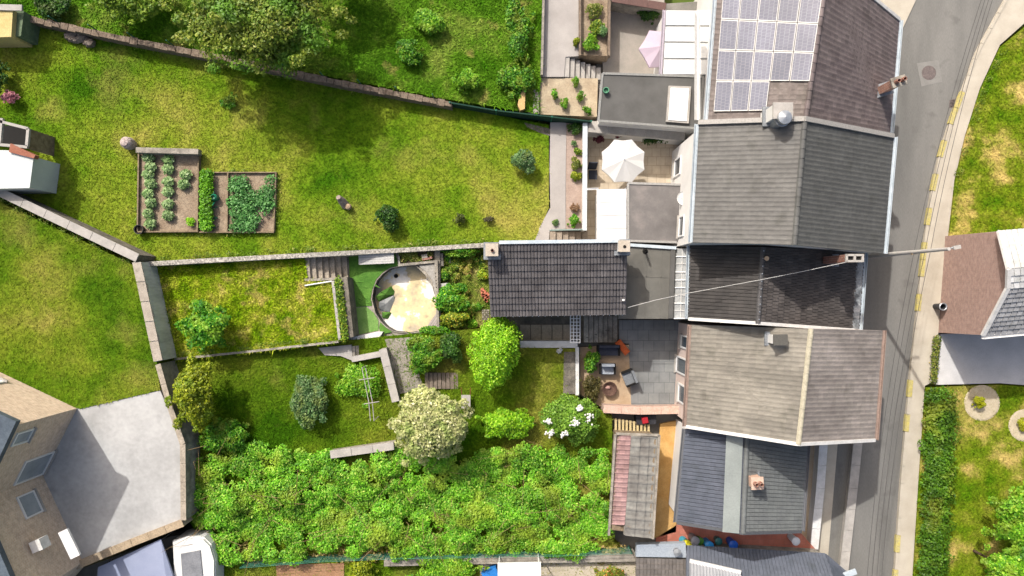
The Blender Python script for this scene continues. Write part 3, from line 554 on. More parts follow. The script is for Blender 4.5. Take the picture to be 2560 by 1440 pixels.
for i in range(9):
    for (u0, u1) in ((0, .5), (.5, 1)):
        lx = lambda y: 1687 - 6 * (y - 621) / 175; rx = lambda y: 1725 - 3 * (y - 621) / 175; X = lambda u, y: lx(y) + (rx(y) - lx(y)) * u; zz = lambda u: 3.75 + .4 * u
        y0, y1 = ys[i] + .6, ys[i + 1] - .6
        cs = [P(X(u0 + .02, y1), y1, zz(u0)), P(X(u1 - .02, y1), y1, zz(u1)), P(X(u1 - .02, y0), y0, zz(u1)), P(X(u0 + .02, y0), y0, zz(u0))]; dz = Vector((0, 0, .02 + random.uniform(0, .01)))
        MB().hexa(cs, [c + dz for c in cs]).part('glass_pane', GPANE, gl)
    if i % 2 == 0 or i in (3,): MB().beam(P(lx(ys[i + 1]), ys[i + 1], 3.81), P(rx(ys[i + 1]), ys[i + 1], 4.21), .05, .06).part('glazing_bar', WHITE, gl)
    else: MB().beam(P(lx(ys[i + 1]), ys[i + 1], 3.80), P(X(.9, ys[i + 1]), ys[i + 1], 4.17), .028, .03).part('glazing_bar', WHITEW, gl)
for i in range(9): MB().beam(P(X(.5, ys[i]), ys[i] + 1.2, 3.995), P(X(.5, ys[i + 1]), ys[i + 1] - 1.2, 3.995), .028, .03).part('glazing_bar', WHITEW, gl)
an = thing('annex', 'long annex with anthracite double roll tiles and two square chimneys', 'annex', P(1395, 700, 1.0))
qa = [P(1226, 790, 4.9), P(1564, 785, 4.9), P(1568, 606, 6.3), P(1218, 610, 6.3)]; dn = Vector((0, 0, -.18))
w4 = [p.lerp(sum(qa, Vector()) / 4, .03) + dn for p in qa]; lo = [Vector((p.x, p.y, -.3)) for p in w4]
MB().hexa(lo, w4).part('wall', mat('annex_render', [S(170, 164, 154), S(196, 190, 180)], 1.4, .9, .1), an)
slope(an, qa, .335, .36, TILE_A, 'double', True)
gutter(an, P(1226, 789, 4.78), P(1564, 784, 4.78), .11, WHITE)
for i in range(21): p = P(1226 + 338 * (i + .5) / 21, 789 - 5 * (i + .5) / 21, 4.86); MB().box(p.x - .02, p.x + .02, p.y - .09, p.y + .12, p.z, p.z + .02).part('gutter_bracket', WHITE, an)
MB().beam(P(1248, 606, 6.4), P(1548, 602, 6.4), .17, .07).part('ridge_flashing', ZINC, an)
CHS = mat('stone_chimney_slab', [S(190, 178, 160), S(206, 194, 178)], 3, .9, .1)
for (x, y, w) in ((1231, 627, .62), (1553, 618, .56)):
    b = P(x, y, 5.9); ch = MB().box(b.x - w / 2 + .03, b.x + w / 2 - .03, b.y - w / 2 + .03, b.y + w / 2 - .03, 5.2, 6.75).part('chimney', WALLW, an)
    MB().box(b.x - w / 2, b.x + w / 2, b.y - w / 2, b.y + w / 2, 6.752, 6.83).part('chimney_cap', CHS, ch)
    MB().lathe((b.x + .02, b.y - .03, 6.83), [(.08, 0), (.08, .13 if x < 1300 else .015), (.06, .13 if x < 1300 else .015), (.055, .004)], 14).part('flue_pipe', BRICKR if x < 1300 else DARK, ch)
    MB().lathe((b.x + .02, b.y - .03, 6.834), [(.057, 0), (0, 0)], 12).part('flue', DARK, ch)
    MB().box(b.x - w / 2 - .12, b.x + w / 2 + .12, b.y - w / 2 - .14, b.y + w / 2 + .1, 5.5, 6.18 if x < 1300 else 6.22).part('flashing', LEAD, ch)
MB().box(*[v for p in (P(1555, 750, 5.0),) for v in (p.x - .05, p.x + .06, p.y - .04, p.y + .05)], 5.3, 5.42).part('broken_tile_chip', WHITE, an)
# ------------------------------------------------------------------ brick gable house across the street
g7 = thing('house', 'brick gable house across the street with pale slate roof', 'house', P(2450, 710, 0))
fb = [P(2363, 590, .1), P(2347, 832, .1)]; eu = P(2500, 579, 4.9); ed = P(2460, 838, 4.7); ap = P(2524, 672, 6.6); ap2 = P(2522, 720, 6.2)
back = Vector((11, 1.0, 0)); fbz = [Vector((p.x, p.y, -.2)) for p in fb]
v = [fbz[0], fbz[1], ed, ap2, ap, eu]; v2 = [p + back for p in v]
MB().add(v + v2, [(0, 1, 2, 3, 4, 5), (11, 10, 9, 8, 7, 6), (0, 5, 11, 6), (1, 7, 8, 2), (0, 6, 7, 1)]).part('wall', BRICKF, g7)
zz = Vector((0, 0, .06)); ov = Vector((-.12, 0, 0))
RG = tmat('sunlit_slate_tone', (206, 206, 204), (222, 222, 220));  # slopes facing the sun: sunlight is put into the slate colour
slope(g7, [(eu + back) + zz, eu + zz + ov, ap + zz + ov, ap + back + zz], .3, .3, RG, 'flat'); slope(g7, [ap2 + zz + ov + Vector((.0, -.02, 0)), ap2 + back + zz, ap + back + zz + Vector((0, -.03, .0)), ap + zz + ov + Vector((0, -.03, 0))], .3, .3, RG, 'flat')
slope(g7, [ed + zz + ov, ed + back + zz, ap2 + back + zz, ap2 + zz + ov], .3, .3, tmat('shaded_slate_tone', (150, 150, 152), (176, 176, 176)), 'flat')  # same slate on the far slope, its shade painted in as darker colour
for a, b in ((eu, ap), (ap, ap2), (ap2, ed)): MB().beam(a + zz * 1.6 + ov, b + zz * 1.6 + ov, .2, .14).part('verge_board', WHITEW, g7)
gutter(g7, ed + ov + Vector((0, -.1, -.02)), ed + back + Vector((0, -.1, -.02)), .2, WHITE)
out = Vector((-1, .07, 0)).normalized()
# bottom left brick house
h8 = thing('house', 'tall beige brown brick house beside the grey concrete patio', 'house', P(40, 1200, ZLEFT))
b8 = pp([(-300, 788), (192, 1021), (106, 1190), (206, 1406), (150, 1470), (150, 1700), (-300, 1700)], ZLEFT); H8 = 4.4
MB().prism([p + Vector((0, 0, H8)) for p in b8], 3.5).part('wall', BRICKB, h8)
MB().prism([p + (p - P(-60, 1250, ZLEFT)).normalized() * .35 + Vector((0, 0, H8 + .3 - ((p - P(-60, 1250, ZLEFT)).normalized() * .35).z)) for p in b8], ZLEFT + H8 + .01).part('eave', mat('dark_eave_zinc', [S(72, 84, 96), S(96, 108, 118)], 2, .6), h8)
def w8(i, t0, t1, z0, z1, nm='window', fr=None):
    a, b = b8[i], b8[i + 1]; d = (b - a).normalized(); out = Vector((-d.y, d.x, 0)); out = out if out.dot(Vector((1, .15, 0))) > 0 else -out
    return window(h8, a.lerp(b, t0), a.lerp(b, t1), ZLEFT + z0, ZLEFT + z1, out, fr, nm, mat('reflection_tinted_glass', [S(150, 160, 166), S(186, 194, 198)], .8, .1, 0, bump=0, spec=.7))  # window reflection is painted into the panes as a paler colour
w8(0, .52, .60, .9, 2.2); w8(0, .62, .70, .9, 2.2); w8(1, .62, .96, .1, 2.2, 'patio_door'); w8(1, .12, .3, 2.9, 4.0); w8(2, .10, .34, 1.0, 2.2)
MB().beam(P(158, 1326, ZLEFT + 1.9), P(190, 1392, ZLEFT + 1.9), .5, .12).part('awning', WHITE, h8)
p = P(100, 1360, ZLEFT + 2.6); MB().obox(p, (.25, .1, 0), (-.1, .25, 0), (0, 0, .3)).part('vent_box', WHITEW, h8)
ground('concrete_patio', 'large grey mottled concrete patio by the brick house', [(188, 1018), (200, 1022), (400, 976), (455, 1102), (452, 1302), (240, 1388), (205, 1404), (106, 1190)], ZLEFT - .04, mat('mottled_concrete', [S(172, 172, 170), S(190, 190, 188), S(202, 202, 200)], .5, .9, .08, 5, .15, 30, brick=None, spots=(1.1, .60, S(150, 150, 150), .2, .5)))
# ------------------------------------------------------------------ walls of the gardens
lw = thing('retaining_wall', 'grey rendered retaining wall with broad slab coping beside the small lawn', 'wall', P(380, 780, ZLAWN)); ZW = 4.9
A0, A1, B0, B1 = P(330, 655, ZW), P(384, 905, ZW), P(352, 655, ZW), P(406, 901, ZW)
MB().prism([A0 + Vector((.05, 0, -.06)), A1 + Vector((.05, 0, -.06)), B1 + Vector((-.03, 0, -.06)), B0 + Vector((-.03, 0, -.06))], 2.5).part('wall_body', RENDER, lw)
ts = [0, .2, .4, .6, .8, 1.0]
SLAB = mat('coping_slab', [S(164, 154, 141), S(190, 180, 166)], 2.5, .95, .2, 20, spots=(4, .62, S(124, 118, 106), .1, .6))
for i in range(5):
    a, b = ts[i] + .004, ts[i + 1] - .004; q4 = [A0.lerp(A1, a), A0.lerp(A1, b), B0.lerp(B1, b), B0.lerp(B1, a)]; MB().prism(q4, ZW - .058).part('coping_stone', SLAB, lw)
for i in range(3):                                    # chipped pale bricks showing below the coping
    a = B0.lerp(B1, .22 + .26 * i) + Vector((-.02, 0, -.12)); b = B0.lerp(B1, .30 + .26 * i) + Vector((-.02, 0, -.12)); MB().beam(a, b, .06, .1).part('exposed_brick', CONCL, lw)
wall('party_wall', 'long pitted concrete wall along the top of the narrow plot', [P(346, 661, 4.05), P(560, 649, 3.95), P(765, 638, 3.75), P(860, 633, 3.2), P(930, 629, 2.75), P(1010, 625, 2.6), P(1222, 612, 2.5)], .24, .5, ROUGH)
wall('garden_wall', 'diagonal wall with pale coping between the two left lawns', [P(-200, 385, ZW), P(0, 480, ZW), P(345, 645, ZW)], .34, 2.5, CONCD, cap=CONCL, capw=.05, caplen=1.4)
BST = mat('brown_stone', [S(112, 96, 82), S(150, 134, 116)], 4, .95, .3, 12, .8, 14)
sw = thing('stone_wall', 'long low brown stone wall with green wire posts', 'wall', P(600, 150, ZU(600)))
pts = [PZ(x, y, lambda q: ZT(q) + .35) for x, y in ((-200, -14), (60, 45), (300, 96), (560, 147), (850, 208), (1130, 262))]
L, R = offset_line(pts, .30); mb = MB()
for i in range(len(pts) - 1): q4 = [L[i], R[i], R[i + 1], L[i + 1]]; mb.hexa([p - Vector((0, 0, 1.2)) for p in q4], [p - Vector((0, 0, .05)) for p in q4])
mb.part('wall_body', BST, sw); tot = sum((pts[i + 1] - pts[i]).length for i in range(len(pts) - 1)); n = 70
for i in range(n):
    a = along(pts, i * tot / n); b = along(pts, (i + .95) * tot / n); up = Vector((0, 0, random.uniform(-.01, .04))); MB().beam(a + up, b + up, .30 + random.uniform(-.06, .08), .12).part('wall_stone', BST, sw)
for i in range(14): p = along(pts, (i + .5) * tot / 14) + Vector((0, .2, -.3)); MB().tube([p, p + Vector((0, 0, 1.0))], .03, 6).part('fence_post', GREENF, sw)
gf = thing('screen_fence', 'dark green screen fence at the corner of the mown lawn', 'fence', PZ(1300, 280, ZU))
fp = [PZ(1124, 256, lambda q: 3.1), P(1240, 276, 3.0), P(1380, 292, 2.9), P(1478, 303, 2.8)]
for i in range(3): MB().beam(fp[i] - Vector((0, 0, .55)), fp[i + 1] - Vector((0, 0, .55)), .07, 1.1).part('screen_panel', mat('dark_green_screen', [S(20, 58, 46), S(34, 74, 58)], 3), gf)
for p in fp: MB().tube([p - Vector((0, 0, 1.8)), p + Vector((0, 0, .08))], .05, 8).part('post', GREENF, gf)
ground('path', 'curved brown path edge under the green screen', [(1310, 306), (1376, 322), (1376, 340), (1350, 332), (1318, 318)], lambda q: ZU(q) + .02, CONCD)
# ------------------------------------------------------------------ steps, planter, pool terrace
st = thing('garden_steps', 'weathered concrete steps from the pool terrace up to the walled lawn', 'steps', P(815, 670, ZTER))
for i in range(7):
    z = ZLAWN - .04 - i * (ZLAWN - ZTER) / 7.4; x0 = 757 + i * 15.6; x1 = x0 + 15.5; sk = lambda x: 0
    q4 = [P(x0, 641 - i * .6, z), P(x0 + 3.5, 696 - i * .3, z), P(x1 + 3.5, 696 - i * .3, z), P(x1, 641 - i * .6, z)]; MB().prism(q4, 1.0).part('step', mat('step_concrete', [S(140, 130, 116), S(200, 188, 170)], 2.0, .95, .35, 14, .6, 20), st)
MB().prism(pp([(760, 697), (866, 693), (868, 699), (762, 703)], ZLAWN + .03), 1.0).part('side_kerb', CONC, st)
rw = thing('planter_wall', 'dark concrete planter wall with pale edging and weeds above the pool terrace', 'wall', P(855, 770, ZTER))
MB().prism(pp([(829, 702), (835, 702), (852, 848), (846, 850)], ZLAWN + .2), 2.0).part('pale_edging', CONCL, rw)
MB().prism(pp([(835, 702), (853, 702), (868, 846), (852, 848)], ZLAWN - .05), 1.2).part('planting_soil', SOILD, rw)
MB().prism(pp([(851, 694), (868, 694), (884, 842), (866, 846)], ZLAWN + .06), 1.0).part('wall_body', CONCD, rw)
for i in range(9):
    y0 = 703 + i * 16; xx = 829 + (y0 - 702) * 17 / 146; MB().prism(pp([(xx - .5, y0), (xx + 6.5, y0), (xx + 8, y0 + 15), (xx + 1, y0 + 15)], ZLAWN + .24), ZLAWN + .202).part('edging_stone', CONCL, rw)
WEED = leafmat('weed_leaf', S(58, 92, 18), S(132, 164, 40), S(190, 186, 70))
bl = [(*P(845 + 17 * t, 706 + 138 * t, ZLAWN + .1), .25, .4, .25) for t in np.linspace(0.02, .98, 12)]
props(link('planter_weeds', leaves(bl, 1500, .13, P(853, 770, ZLAWN)), WEED, None, P(853, 770, ZLAWN)), 'straggly weeds filling the narrow planter above the terrace', 'weeds', None, 'stuff')
MB().tube([P(762, 714, ZLAWN + .12), P(830, 703, ZLAWN + .16)], .035, 8).top('white_pole', WHITE, 'thin white pole lying on the grass below the steps', 'pole', P(796, 708, ZLAWN))
TURF = mat('artificial_turf', [S(74, 122, 40), S(104, 152, 58)], 1.4, .9, .22, 24, .9, 14, vary='attr', vamt=.1)
TURF2 = mat('pale_artificial_turf', [S(104, 150, 66), S(140, 178, 98)], 1.2, .9, .2, 24, .7, 14)
PC = Vector(P(1012, 746, ZTER)); rim = []
rim = pp(ring, ZTER + .06)
def turf(name, label, poly, z, m, rel=.03):
    """laid carpet: gridless sheet with rumpled interior"""
    return MB().prism(pp(poly, z), z - .02).top(name, m, label, 'turf mat')
turf('turf_mat', 'large green artificial turf mat left of the pool', [(872, 640), (988, 634), (996, 662), (1000, 664), (975, 669), (955, 682), (940, 699), (931, 721), (926, 748), (930, 764), (884, 768), (874, 700)], ZTER + .035, TURF)
turf('turf_mat', 'paler artificial turf mat at the lower corner of the terrace', [(886, 770), (916, 767), (934, 782), (946, 802), (946, 826), (890, 838)], ZTER + .03, TURF2)
turf('turf_mat', 'small crumpled turf offcut by the low pale wall', [(950, 806), (966, 820), (980, 830), (962, 834), (952, 832), (947, 820)], ZTER + .09, TURF)
for i in range(14):                                   # rumples of the big mat
    a = P(random.uniform(880, 925), random.uniform(672, 760), ZTER + .035); an_ = random.uniform(-.5, .9); ln = random.uniform(.3, .9); w_ = .03
    d = Vector((math.cos(an_), -math.sin(an_), 0)) * ln; s_ = Vector((-d.y, d.x, 0)).normalized() * random.uniform(.04, .09); m_ = d * .5 + Vector((0, 0, random.uniform(.02, .05)))
    MB().add([a, a + d * .5 + s_, a + d, a + d * .5 - s_, a + m_], [(0, 3, 4), (3, 2, 4), (2, 1, 4), (1, 0, 4)]).part('rumple', TURF, bpy.data.objects['turf_mat'])
pl = thing('swimming_pool', 'empty round pool with cream floor, yellow silt and dark walls', 'pool', P(1012, 746, ZTER - 1.0))
PWALL = mat('stained_pool_wall', [S(62, 62, 62), S(120, 118, 114)], 2.5, .8, .3, 10, .3, 20, stretch=(1, 1, .3))
PFLOOR = mat('cream_pool_floor', [(.36, S(196, 184, 160)), (.46, S(232, 212, 166)), (.54, S(246, 224, 174)), (.555, S(252, 244, 228)), (.66, S(255, 252, 246))], .6, .8, .10, 9, .1, 20, detail=4, spots=(1.6, .60, S(150, 140, 124), .12, .6))
# dig the basin: terrace top is a ring, so the pool is built as a raised liner sunk in a cut of the terrace
fl = [Vector((p.x, p.y, 0)) for p in rim]; n = len(rim); cz = ZTER - .75
mb = MB(); inn = [PC.lerp(p, .98) for p in rim]
mb.add([Vector((p.x, p.y, ZTER + .06)) for p in inn] + [Vector((p.x, p.y, cz)) for p in inn], [((i + 1) % n, i, i + n, (i + 1) % n + n) for i in range(n)]); mb.part('pool_wall', PWALL, pl)
mb = MB(); out_ = [PC + (p - PC) * 1.004 for p in rim]
mb.add([Vector((p.x, p.y, ZTER + .065)) for p in out_] + [Vector((p.x, p.y, ZTER + .065)) for p in inn] + [Vector((p.x, p.y, ZTER - .05)) for p in out_], [(i, (i + 1) % n, (i + 1) % n + n, i + n) for i in range(n)] + [(i + 2 * n, (i + 1) % n + 2 * n, (i + 1) % n, i) for i in range(n)]); mb.part('pool_rim', CONC, pl)
MB().sheet([Vector((p.x, p.y, cz + .01)) for p in inn]).part('pool_floor', PFLOOR, pl)
p = P(990, 690, cz + .02); MB().lathe(p, [(.12, 0), (.12, .03), (.07, .03), (.07, .01), (0, .01)], 14).part('drain_ring', DARK, pl)
zf = cz + .03
def rag(name, label, poly, m, zs):
    pts_ = [P(x, y, zf + h) for (x, y), h in zip(poly, zs)]; c = sum(pts_, Vector()) / len(pts_) + Vector((0, 0, .1)); v = pts_ + [c]; n_ = len(pts_)
    MB().add(v, [(i, (i + 1) % n_, n_) if True else 0 for i in range(n_)]).top(name, m, label, 'sheet')
rag('turf_sheet', 'folded green turf sheet slumped in the pool', [(938, 742), (952, 730), (978, 715), (986, 728), (984, 737), (960, 748), (946, 754)], TURF, [.5, .35, .2, .02, .02, .1, .3])
rag('tarpaulin', 'crumpled grey tarpaulin lying on the pool floor', [(948, 755), (962, 748), (986, 738), (985, 752), (974, 780), (958, 777), (946, 770)], mat('grey_tarp', [S(140, 142, 140), S(168, 170, 168)], 1.5, .6, .1), [.3, .14, .06, .0, .0, .05, .2])
rag('turf_scrap', 'small turf scrap on the pool floor below the tarpaulin', [(955, 780), (974, 780), (979, 782), (970, 797), (956, 795)], TURF, [.12, .06, .0, .0, .08])
MB().prism(pp([(1046, 664), (1086, 660), (1090, 745), (1080, 700), (1066, 680)], ZTER + .075), ZTER - .6).top('corner_slab', mat('speckled_concrete', [S(150, 146, 138), S(186, 182, 174)], 9, .95, .3, 40), 'speckled concrete slab at the top right corner of the pool', 'slab')
dk = thing('corner_deck', 'grey board deck in the lower right corner of the pool terrace', 'deck', P(1080, 805, ZTER))
for i in range(6):
    t0, t1 = i / 6 + .01, (i + 1) / 6 - .01; a0 = P(1095, 776, ZTER + .09); a1 = P(1060, 826, ZTER + .09); c1 = P(1098, 826, ZTER + .09)
    MB().prism([a0.lerp(c1, t0), a1.lerp(c1, t0), a1.lerp(c1, t1), a0.lerp(c1, t1)], ZTER + .05).part('deck_board', mat('grey_deck', [S(168, 158, 150), S(196, 186, 178)], 3), dk)
pw = thing('pool_side_wall', 'pale concrete wall with drilled holes on the right edge of the pool terrace', 'wall', P(1092, 730, ZGAR))
MB().prism(pp([(1086, 650), (1094, 650), (1098, 822), (1092, 822)], ZTER + .22), .9).part('wall_body', CONC, pw)
MB().prism(pp([(994, 660), (1086, 651), (1086, 657), (996, 666)], ZTER + .2), .9).part('cross_wall', CONC, pw)
MB().prism(pp([(994, 628), (998, 628), (1000, 662), (996, 664)], ZTER + .12), .9).part('end_kerb', CONCL, pw)
for i in range(5): MB().lathe(P(1089 + i * .6, 683 + i * 9, ZTER + .221), [(.035, 0), (.0, .001)], 8).part('drilled_hole', DARK, pw)
be = thing('wooden_bench', 'long silvery wooden bench top beside the party wall', 'bench', P(940, 645, ZTER))
for i in range(5):
    a, b = i / 5 + .008, (i + 1) / 5 - .008; tl_, tr_, bl_, br_ = P(896, 633, 2.5), P(984, 630, 2.5), P(897, 662, 2.5), P(985, 658, 2.5)
    MB().prism([tl_.lerp(bl_, a), tl_.lerp(bl_, b), tr_.lerp(br_, b), tr_.lerp(br_, a)], 2.45).part('seat_plank', WOODG, be)
for x in (904, 976):
    for y in (637, 655): p = P(x, y, 2.45); MB().box(p.x - .04, p.x + .04, p.y - .04, p.y + .04, ZTER + .03, 2.45).part('leg', WOODG, be)
WEED2 = leafmat('bed_weed_leaf', S(70, 86, 28), S(136, 150, 52), S(176, 160, 96))
bl = [(*P(random.uniform(1004, 1080), random.uniform(630, 650), ZTER + .06), .22, .22, .16) for i in range(22)]
props(link('bed_weeds', leaves(bl, 1600, .11, P(1040, 640, ZTER)), WEED2, None, P(1040, 640, ZTER)), 'scrubby weeds in the bed behind the pool', 'weeds', None, 'stuff')
MB().prism(pp([(1000, 630), (1086, 624), (1086, 650), (1000, 658)], ZTER + .03), ZTER - .1).top('weed_bed', SOILD, 'dark soil bed behind the pool', 'bed')
for i, (x, y, w, h, m, nm, lb) in enumerate([(1062, 641, .3, .2, CONC, 'concrete_block', 'grey concrete block lying in the weedy bed'), (1064, 648, .34, .1, BRICKR, 'roof_tile_shard', 'broken red tile beside the concrete block'), (1076, 645, .2, .12, BRICKR, 'brick_piece', 'orange brick piece at the end of the weedy bed')]):
    p = P(x, y, ZTER + .1); MB().obox(p + Vector((0, 0, .08)), (w / 2, .04, 0), (-.03, h / 2, 0), (0, 0, .07)).top(nm, m, lb, 'rubble')
lo_ = thing('low_wall', 'low pale wall with metal bracket at the bottom of the terrace', 'wall', P(895, 846, ZTER))
MB().prism(pp([(846, 851), (944, 829), (957, 830), (950, 842), (870, 858), (848, 860)], ZTER + .4), 1.0).part('wall_body', WHITEW, lo_)
for i in range(4): p = P(867 + i * 5, 850 - i, ZTER + .41); MB().tube([p + Vector((0, .1, 0)), p + Vector((0, -.15, .01))], .012, 6).part('bracket_rod', DARK, lo_)
s2 = thing('stone_steps', 'two worn stone steps between pool wall and garden strip', 'steps', P(1104, 650, ZGAR))
for x, y0, y1, z in ((1091, 634, 665, 1.9), (1110, 640, 658, 1.6)): MB().prism(pp([(x, y0), (x + 16, y0 - 1), (x + 18, y1), (x + 2, y1)], z), 1.0).part('step', CONC, s2)
MB().prism(pp([(1099, 709), (1119, 707), (1121, 730), (1110, 733), (1104, 722)], ZGAR + .5), ZGAR + .44).top('pale_board', WOODG, 'pale square board leaning among the shrubs by the pool wall', 'board')
br_ = thing('brick_pile', 'small heap of red bricks against the annex wall', 'bricks', P(1212, 740, ZGAR))
for i in range(16):
    p = P(random.uniform(1204, 1220), random.uniform(724, 752), ZGAR + .05 + .07 * (i % 3)); a = random.uniform(0, 3.1); MB().obox(p, (math.cos(a) * .11, math.sin(a) * .11, 0), (-math.sin(a) * .052, math.cos(a) * .052, 0), (0, 0, .032)).part('brick', mat('salmon_brick', [S(190, 104, 80), S(214, 136, 110)], 7, .9, .2, vary='obj', vamt=.2), br_)
ck = thing('paving_grid', 'grey checkered paving stones at the annex corner', 'paving', P(1213, 786, ZGAR))
for i in range(5):
    for j in range(4):
        p = P(1207 + j * 4.6, 776 + i * 5.5, ZGAR + .05); MB().box(p.x - .045, p.x + .045, p.y - .05, p.y + .05, ZGAR - .05, ZGAR + .06 + random.uniform(0, .015)).part('paving_stone', CONC if (i + j) % 2 else CONCD, ck)
# ------------------------------------------------------------------ shrubs and trees
G1 = leafmat('bright_leaf', S(62, 120, 12), S(128, 186, 34), S(176, 206, 70), alt=S(126, 160, 40), asc=1.6); G2 = leafmat('mid_leaf', S(44, 98, 12), S(98, 160, 26), S(150, 186, 56), alt=S(116, 140, 36), asc=1.6); G3 = leafmat('olive_leaf', S(84, 104, 6), S(156, 168, 22), S(184, 188, 50), alt=S(112, 136, 20), asc=1.6)
G4 = leafmat('cream_leaf', S(146, 156, 92), S(206, 206, 142), S(230, 226, 182), alt=S(150, 166, 92), asc=1.6); G5 = leafmat('dark_leaf', S(26, 66, 12), S(64, 110, 28), S(96, 140, 44), alt=S(70, 92, 28), asc=1.6); G6 = leafmat('blue_green_leaf', S(60, 100, 50), S(112, 146, 86), S(150, 170, 120), alt=S(120, 140, 70), asc=1.6); G7 = leafmat('lime_leaf', S(96, 160, 10), S(156, 204, 30), S(190, 222, 70)); GARW = leafmat('dry_tuft', S(130, 124, 50), S(196, 178, 100)); G8 = leafmat('glossy_leaf', S(40, 110, 14), S(92, 158, 30), S(176, 214, 50), alt=S(126, 166, 40), asc=1.6)
def T(name, label, px, py, zc, zg, rx, ry, rz, n, size, lm, **k):
    """crown centre seen at px, py at height zc, standing on ground height zg"""
    c = P(px, py, zc); return tree(name, label, k.pop('cat', 'tree'), Vector((c.x, c.y, zg)), zc - zg, (rx, ry, rz), n, size, lm, **k)
def shrub(label, px, py, zg, rx, ry, rz, n, size, lm, **k): return T(k.pop('name', 'shrub'), label, px, py, zg + rz * .75, zg, rx, ry, rz, n, size, lm, part='foliage', cat=k.pop('cat', 'shrub'), trunk=.04, **k)
T('young_tree', 'young broad leaved tree with yellow green tips on the walled lawn', 512, 812, 4.5, ZLAWN, 1.6, 1.3, .8, 3400, .20, G8, k=20, rr=.34, trunk=.06)
T('tree', 'big olive green tree leaning over the stone wall', 640, 30, 6.6, ZT(640), 4.6, 3.2, 2.2, 21000, .20, leafmat('olive_tree_leaf', S(76, 102, 22), S(140, 156, 48), S(176, 178, 84), alt=S(96, 140, 34)), k=52, rr=.20, trunk=.22)
T('tree', 'yellowish bushy tree at the left end of the stone wall', 330, -30, 5.0, ZT(330), 2.6, 1.8, 1.2, 9000, .18, leafmat('yellow_olive_leaf', S(86, 128, 22), S(146, 168, 50)), k=34, rr=.24, trunk=.15)
T('tree', 'dark green tree above the far end of the garden', 820, -90, 5.4, ZT(820), 2.0, 1.6, 1.4, 7000, .22, G5, k=18, rr=.34, trunk=.15)
for i, (x, y, rx, ry, lm, lb) in enumerate([(1300, 70, .8, 2.0, G2, 'tall green hedge bush beside the paved path'), (1290, 195, 1.0, 1.0, G2, 'round green bush above the dark green screen'), (1165, 200, .7, .6, G1, 'small bright bush in the far garden'), (1070, 60, 1.0, .8, G1, 'loose bright bush in the middle of the far garden'), (1020, 130, .8, .7, G2, 'low green bush in the far garden beside the tree shade'), (130, 15, .9, .8, G5, 'dark bush near the corner shed behind the stone wall')]):
    shrub(lb, x, y, ZT(x), rx, ry, .6, 2200, .17, lm, k=10)
shrub('pale sage coloured bush near the paved path', 1308, 408, ZU(1308), .75, .7, .75, 1500, .15, G6, k=9)
shrub('dark rounded bush in the middle of the mown lawn', 968, 546, ZU(968), .72, .75, .7, 1900, .14, G5, k=9)
shrub('small brown green shrub near the lawn edge', 1148, 547, ZU(1148), .33, .36, .35, 420, .12, leafmat('brown_green_leaf', S(52, 62, 20), S(92, 104, 40)), k=6)
shrub('smallest dark shrub at the right of the mown lawn', 1222, 547, ZU(1222), .30, .24, .25, 330, .11, leafmat('dark_brown_leaf', S(52, 50, 34), S(96, 92, 60)), k=6)
shrub('bright green clump on the mown lawn left of the tree shade', 575, 255, ZU(575), .5, .5, .2, 500, .13, G2, k=6)
# shrubs of the garden strip
shrub('leafy shrub with yellow blooms beside the pool wall', 1130, 750, ZGAR, 1.0, .85, .9, 3400, .16, G8, k=14)
shrub('yellow tipped shrub below the leafy shrub at the pool corner', 1134, 796, ZGAR, .95, .5, .7, 2200, .15, leafmat('yellow_green_leaf', S(74, 112, 20), S(170, 186, 50), S(222, 190, 60)), k=14)
shrub('climbing vine spilling over the party wall by the annex chimney', 1150, 628, ZGAR + .3, 1.0, .32, .5, 1500, .15, G8, k=12)
shrub('small leafy shrub at the foot of the pool wall', 1112, 690, ZGAR, .3, .5, .5, 700, .13, G2, k=8)
shrub('little yellow flowering plant at the annex corner', 1208, 686, ZGAR, .28, .35, .35, 420, .12, leafmat('yellow_flower_leaf', S(90, 130, 20), S(170, 190, 40), S(240, 200, 40)), k=6)
shrub('green edging shrub along the bottom of the garden strip', 1085, 826, ZGAR + .4, 1.0, .28, .4, 1200, .13, G2, k=10)
# lower gardens
shrub('large lime green clipped dome by the white retaining wall', 1236, 880, ZB(1236), 1.3, 1.55, 1.8, 9000, .14, G7, k=12, rr=.66, low=.1)
shrub('mid green round bush left of the clipped dome', 1060, 886, ZB(1060), 1.0, 1.05, .9, 3800, .15, G2, k=14)
shrub('darker bush squeezed between round bush and clipped dome', 1130, 872, ZB(1130), .65, .85, .7, 2400, .15, G5, k=11)
T('tree', 'cream variegated willow like tree in the middle of the lower gardens', 1074, 1062, 4.6, ZB(1074), 2.2, 2.1, 1.8, 13000, .19, G4, k=30, rr=.34, trunk=.12)
shrub('lime yellow bush right of the cream tree', 1262, 1056, ZB(1262), 1.6, .9, .9, 5200, .16, G7, k=16)
hy = shrub('green shrub with white flower heads beside the paved yard', 1424, 1050, ZB(1424), 1.6, 1.35, 1.3, 7500, .15, leafmat('viburnum_leaf', S(78, 124, 24), S(140, 178, 62)), k=20)
for (x, y, r) in ((1474, 1046, .26), (1438, 1056, .2), (1412, 1086, .2), (1376, 1082, .2), (1370, 1052, .16), (1448, 1020, .15)):
    dx_, dy_ = (x - 1424) / 72, (y - 1050) / 62; p = P(x, y, ZB(1424) + .97 + 1.15 * math.sqrt(max(.12, 1 - dx_ * dx_ - dy_ * dy_))); mb = MB(); 
    for k in range(26): mb.blob(p + Vector((random.gauss(0, r * .5), random.gauss(0, r * .5), random.gauss(0, r * .25))), (.06, .06, .05), 6, .2)
    mb.part('flower_head', mat('white_petal', [S(238, 236, 228)], 3, .8, .1), hy)
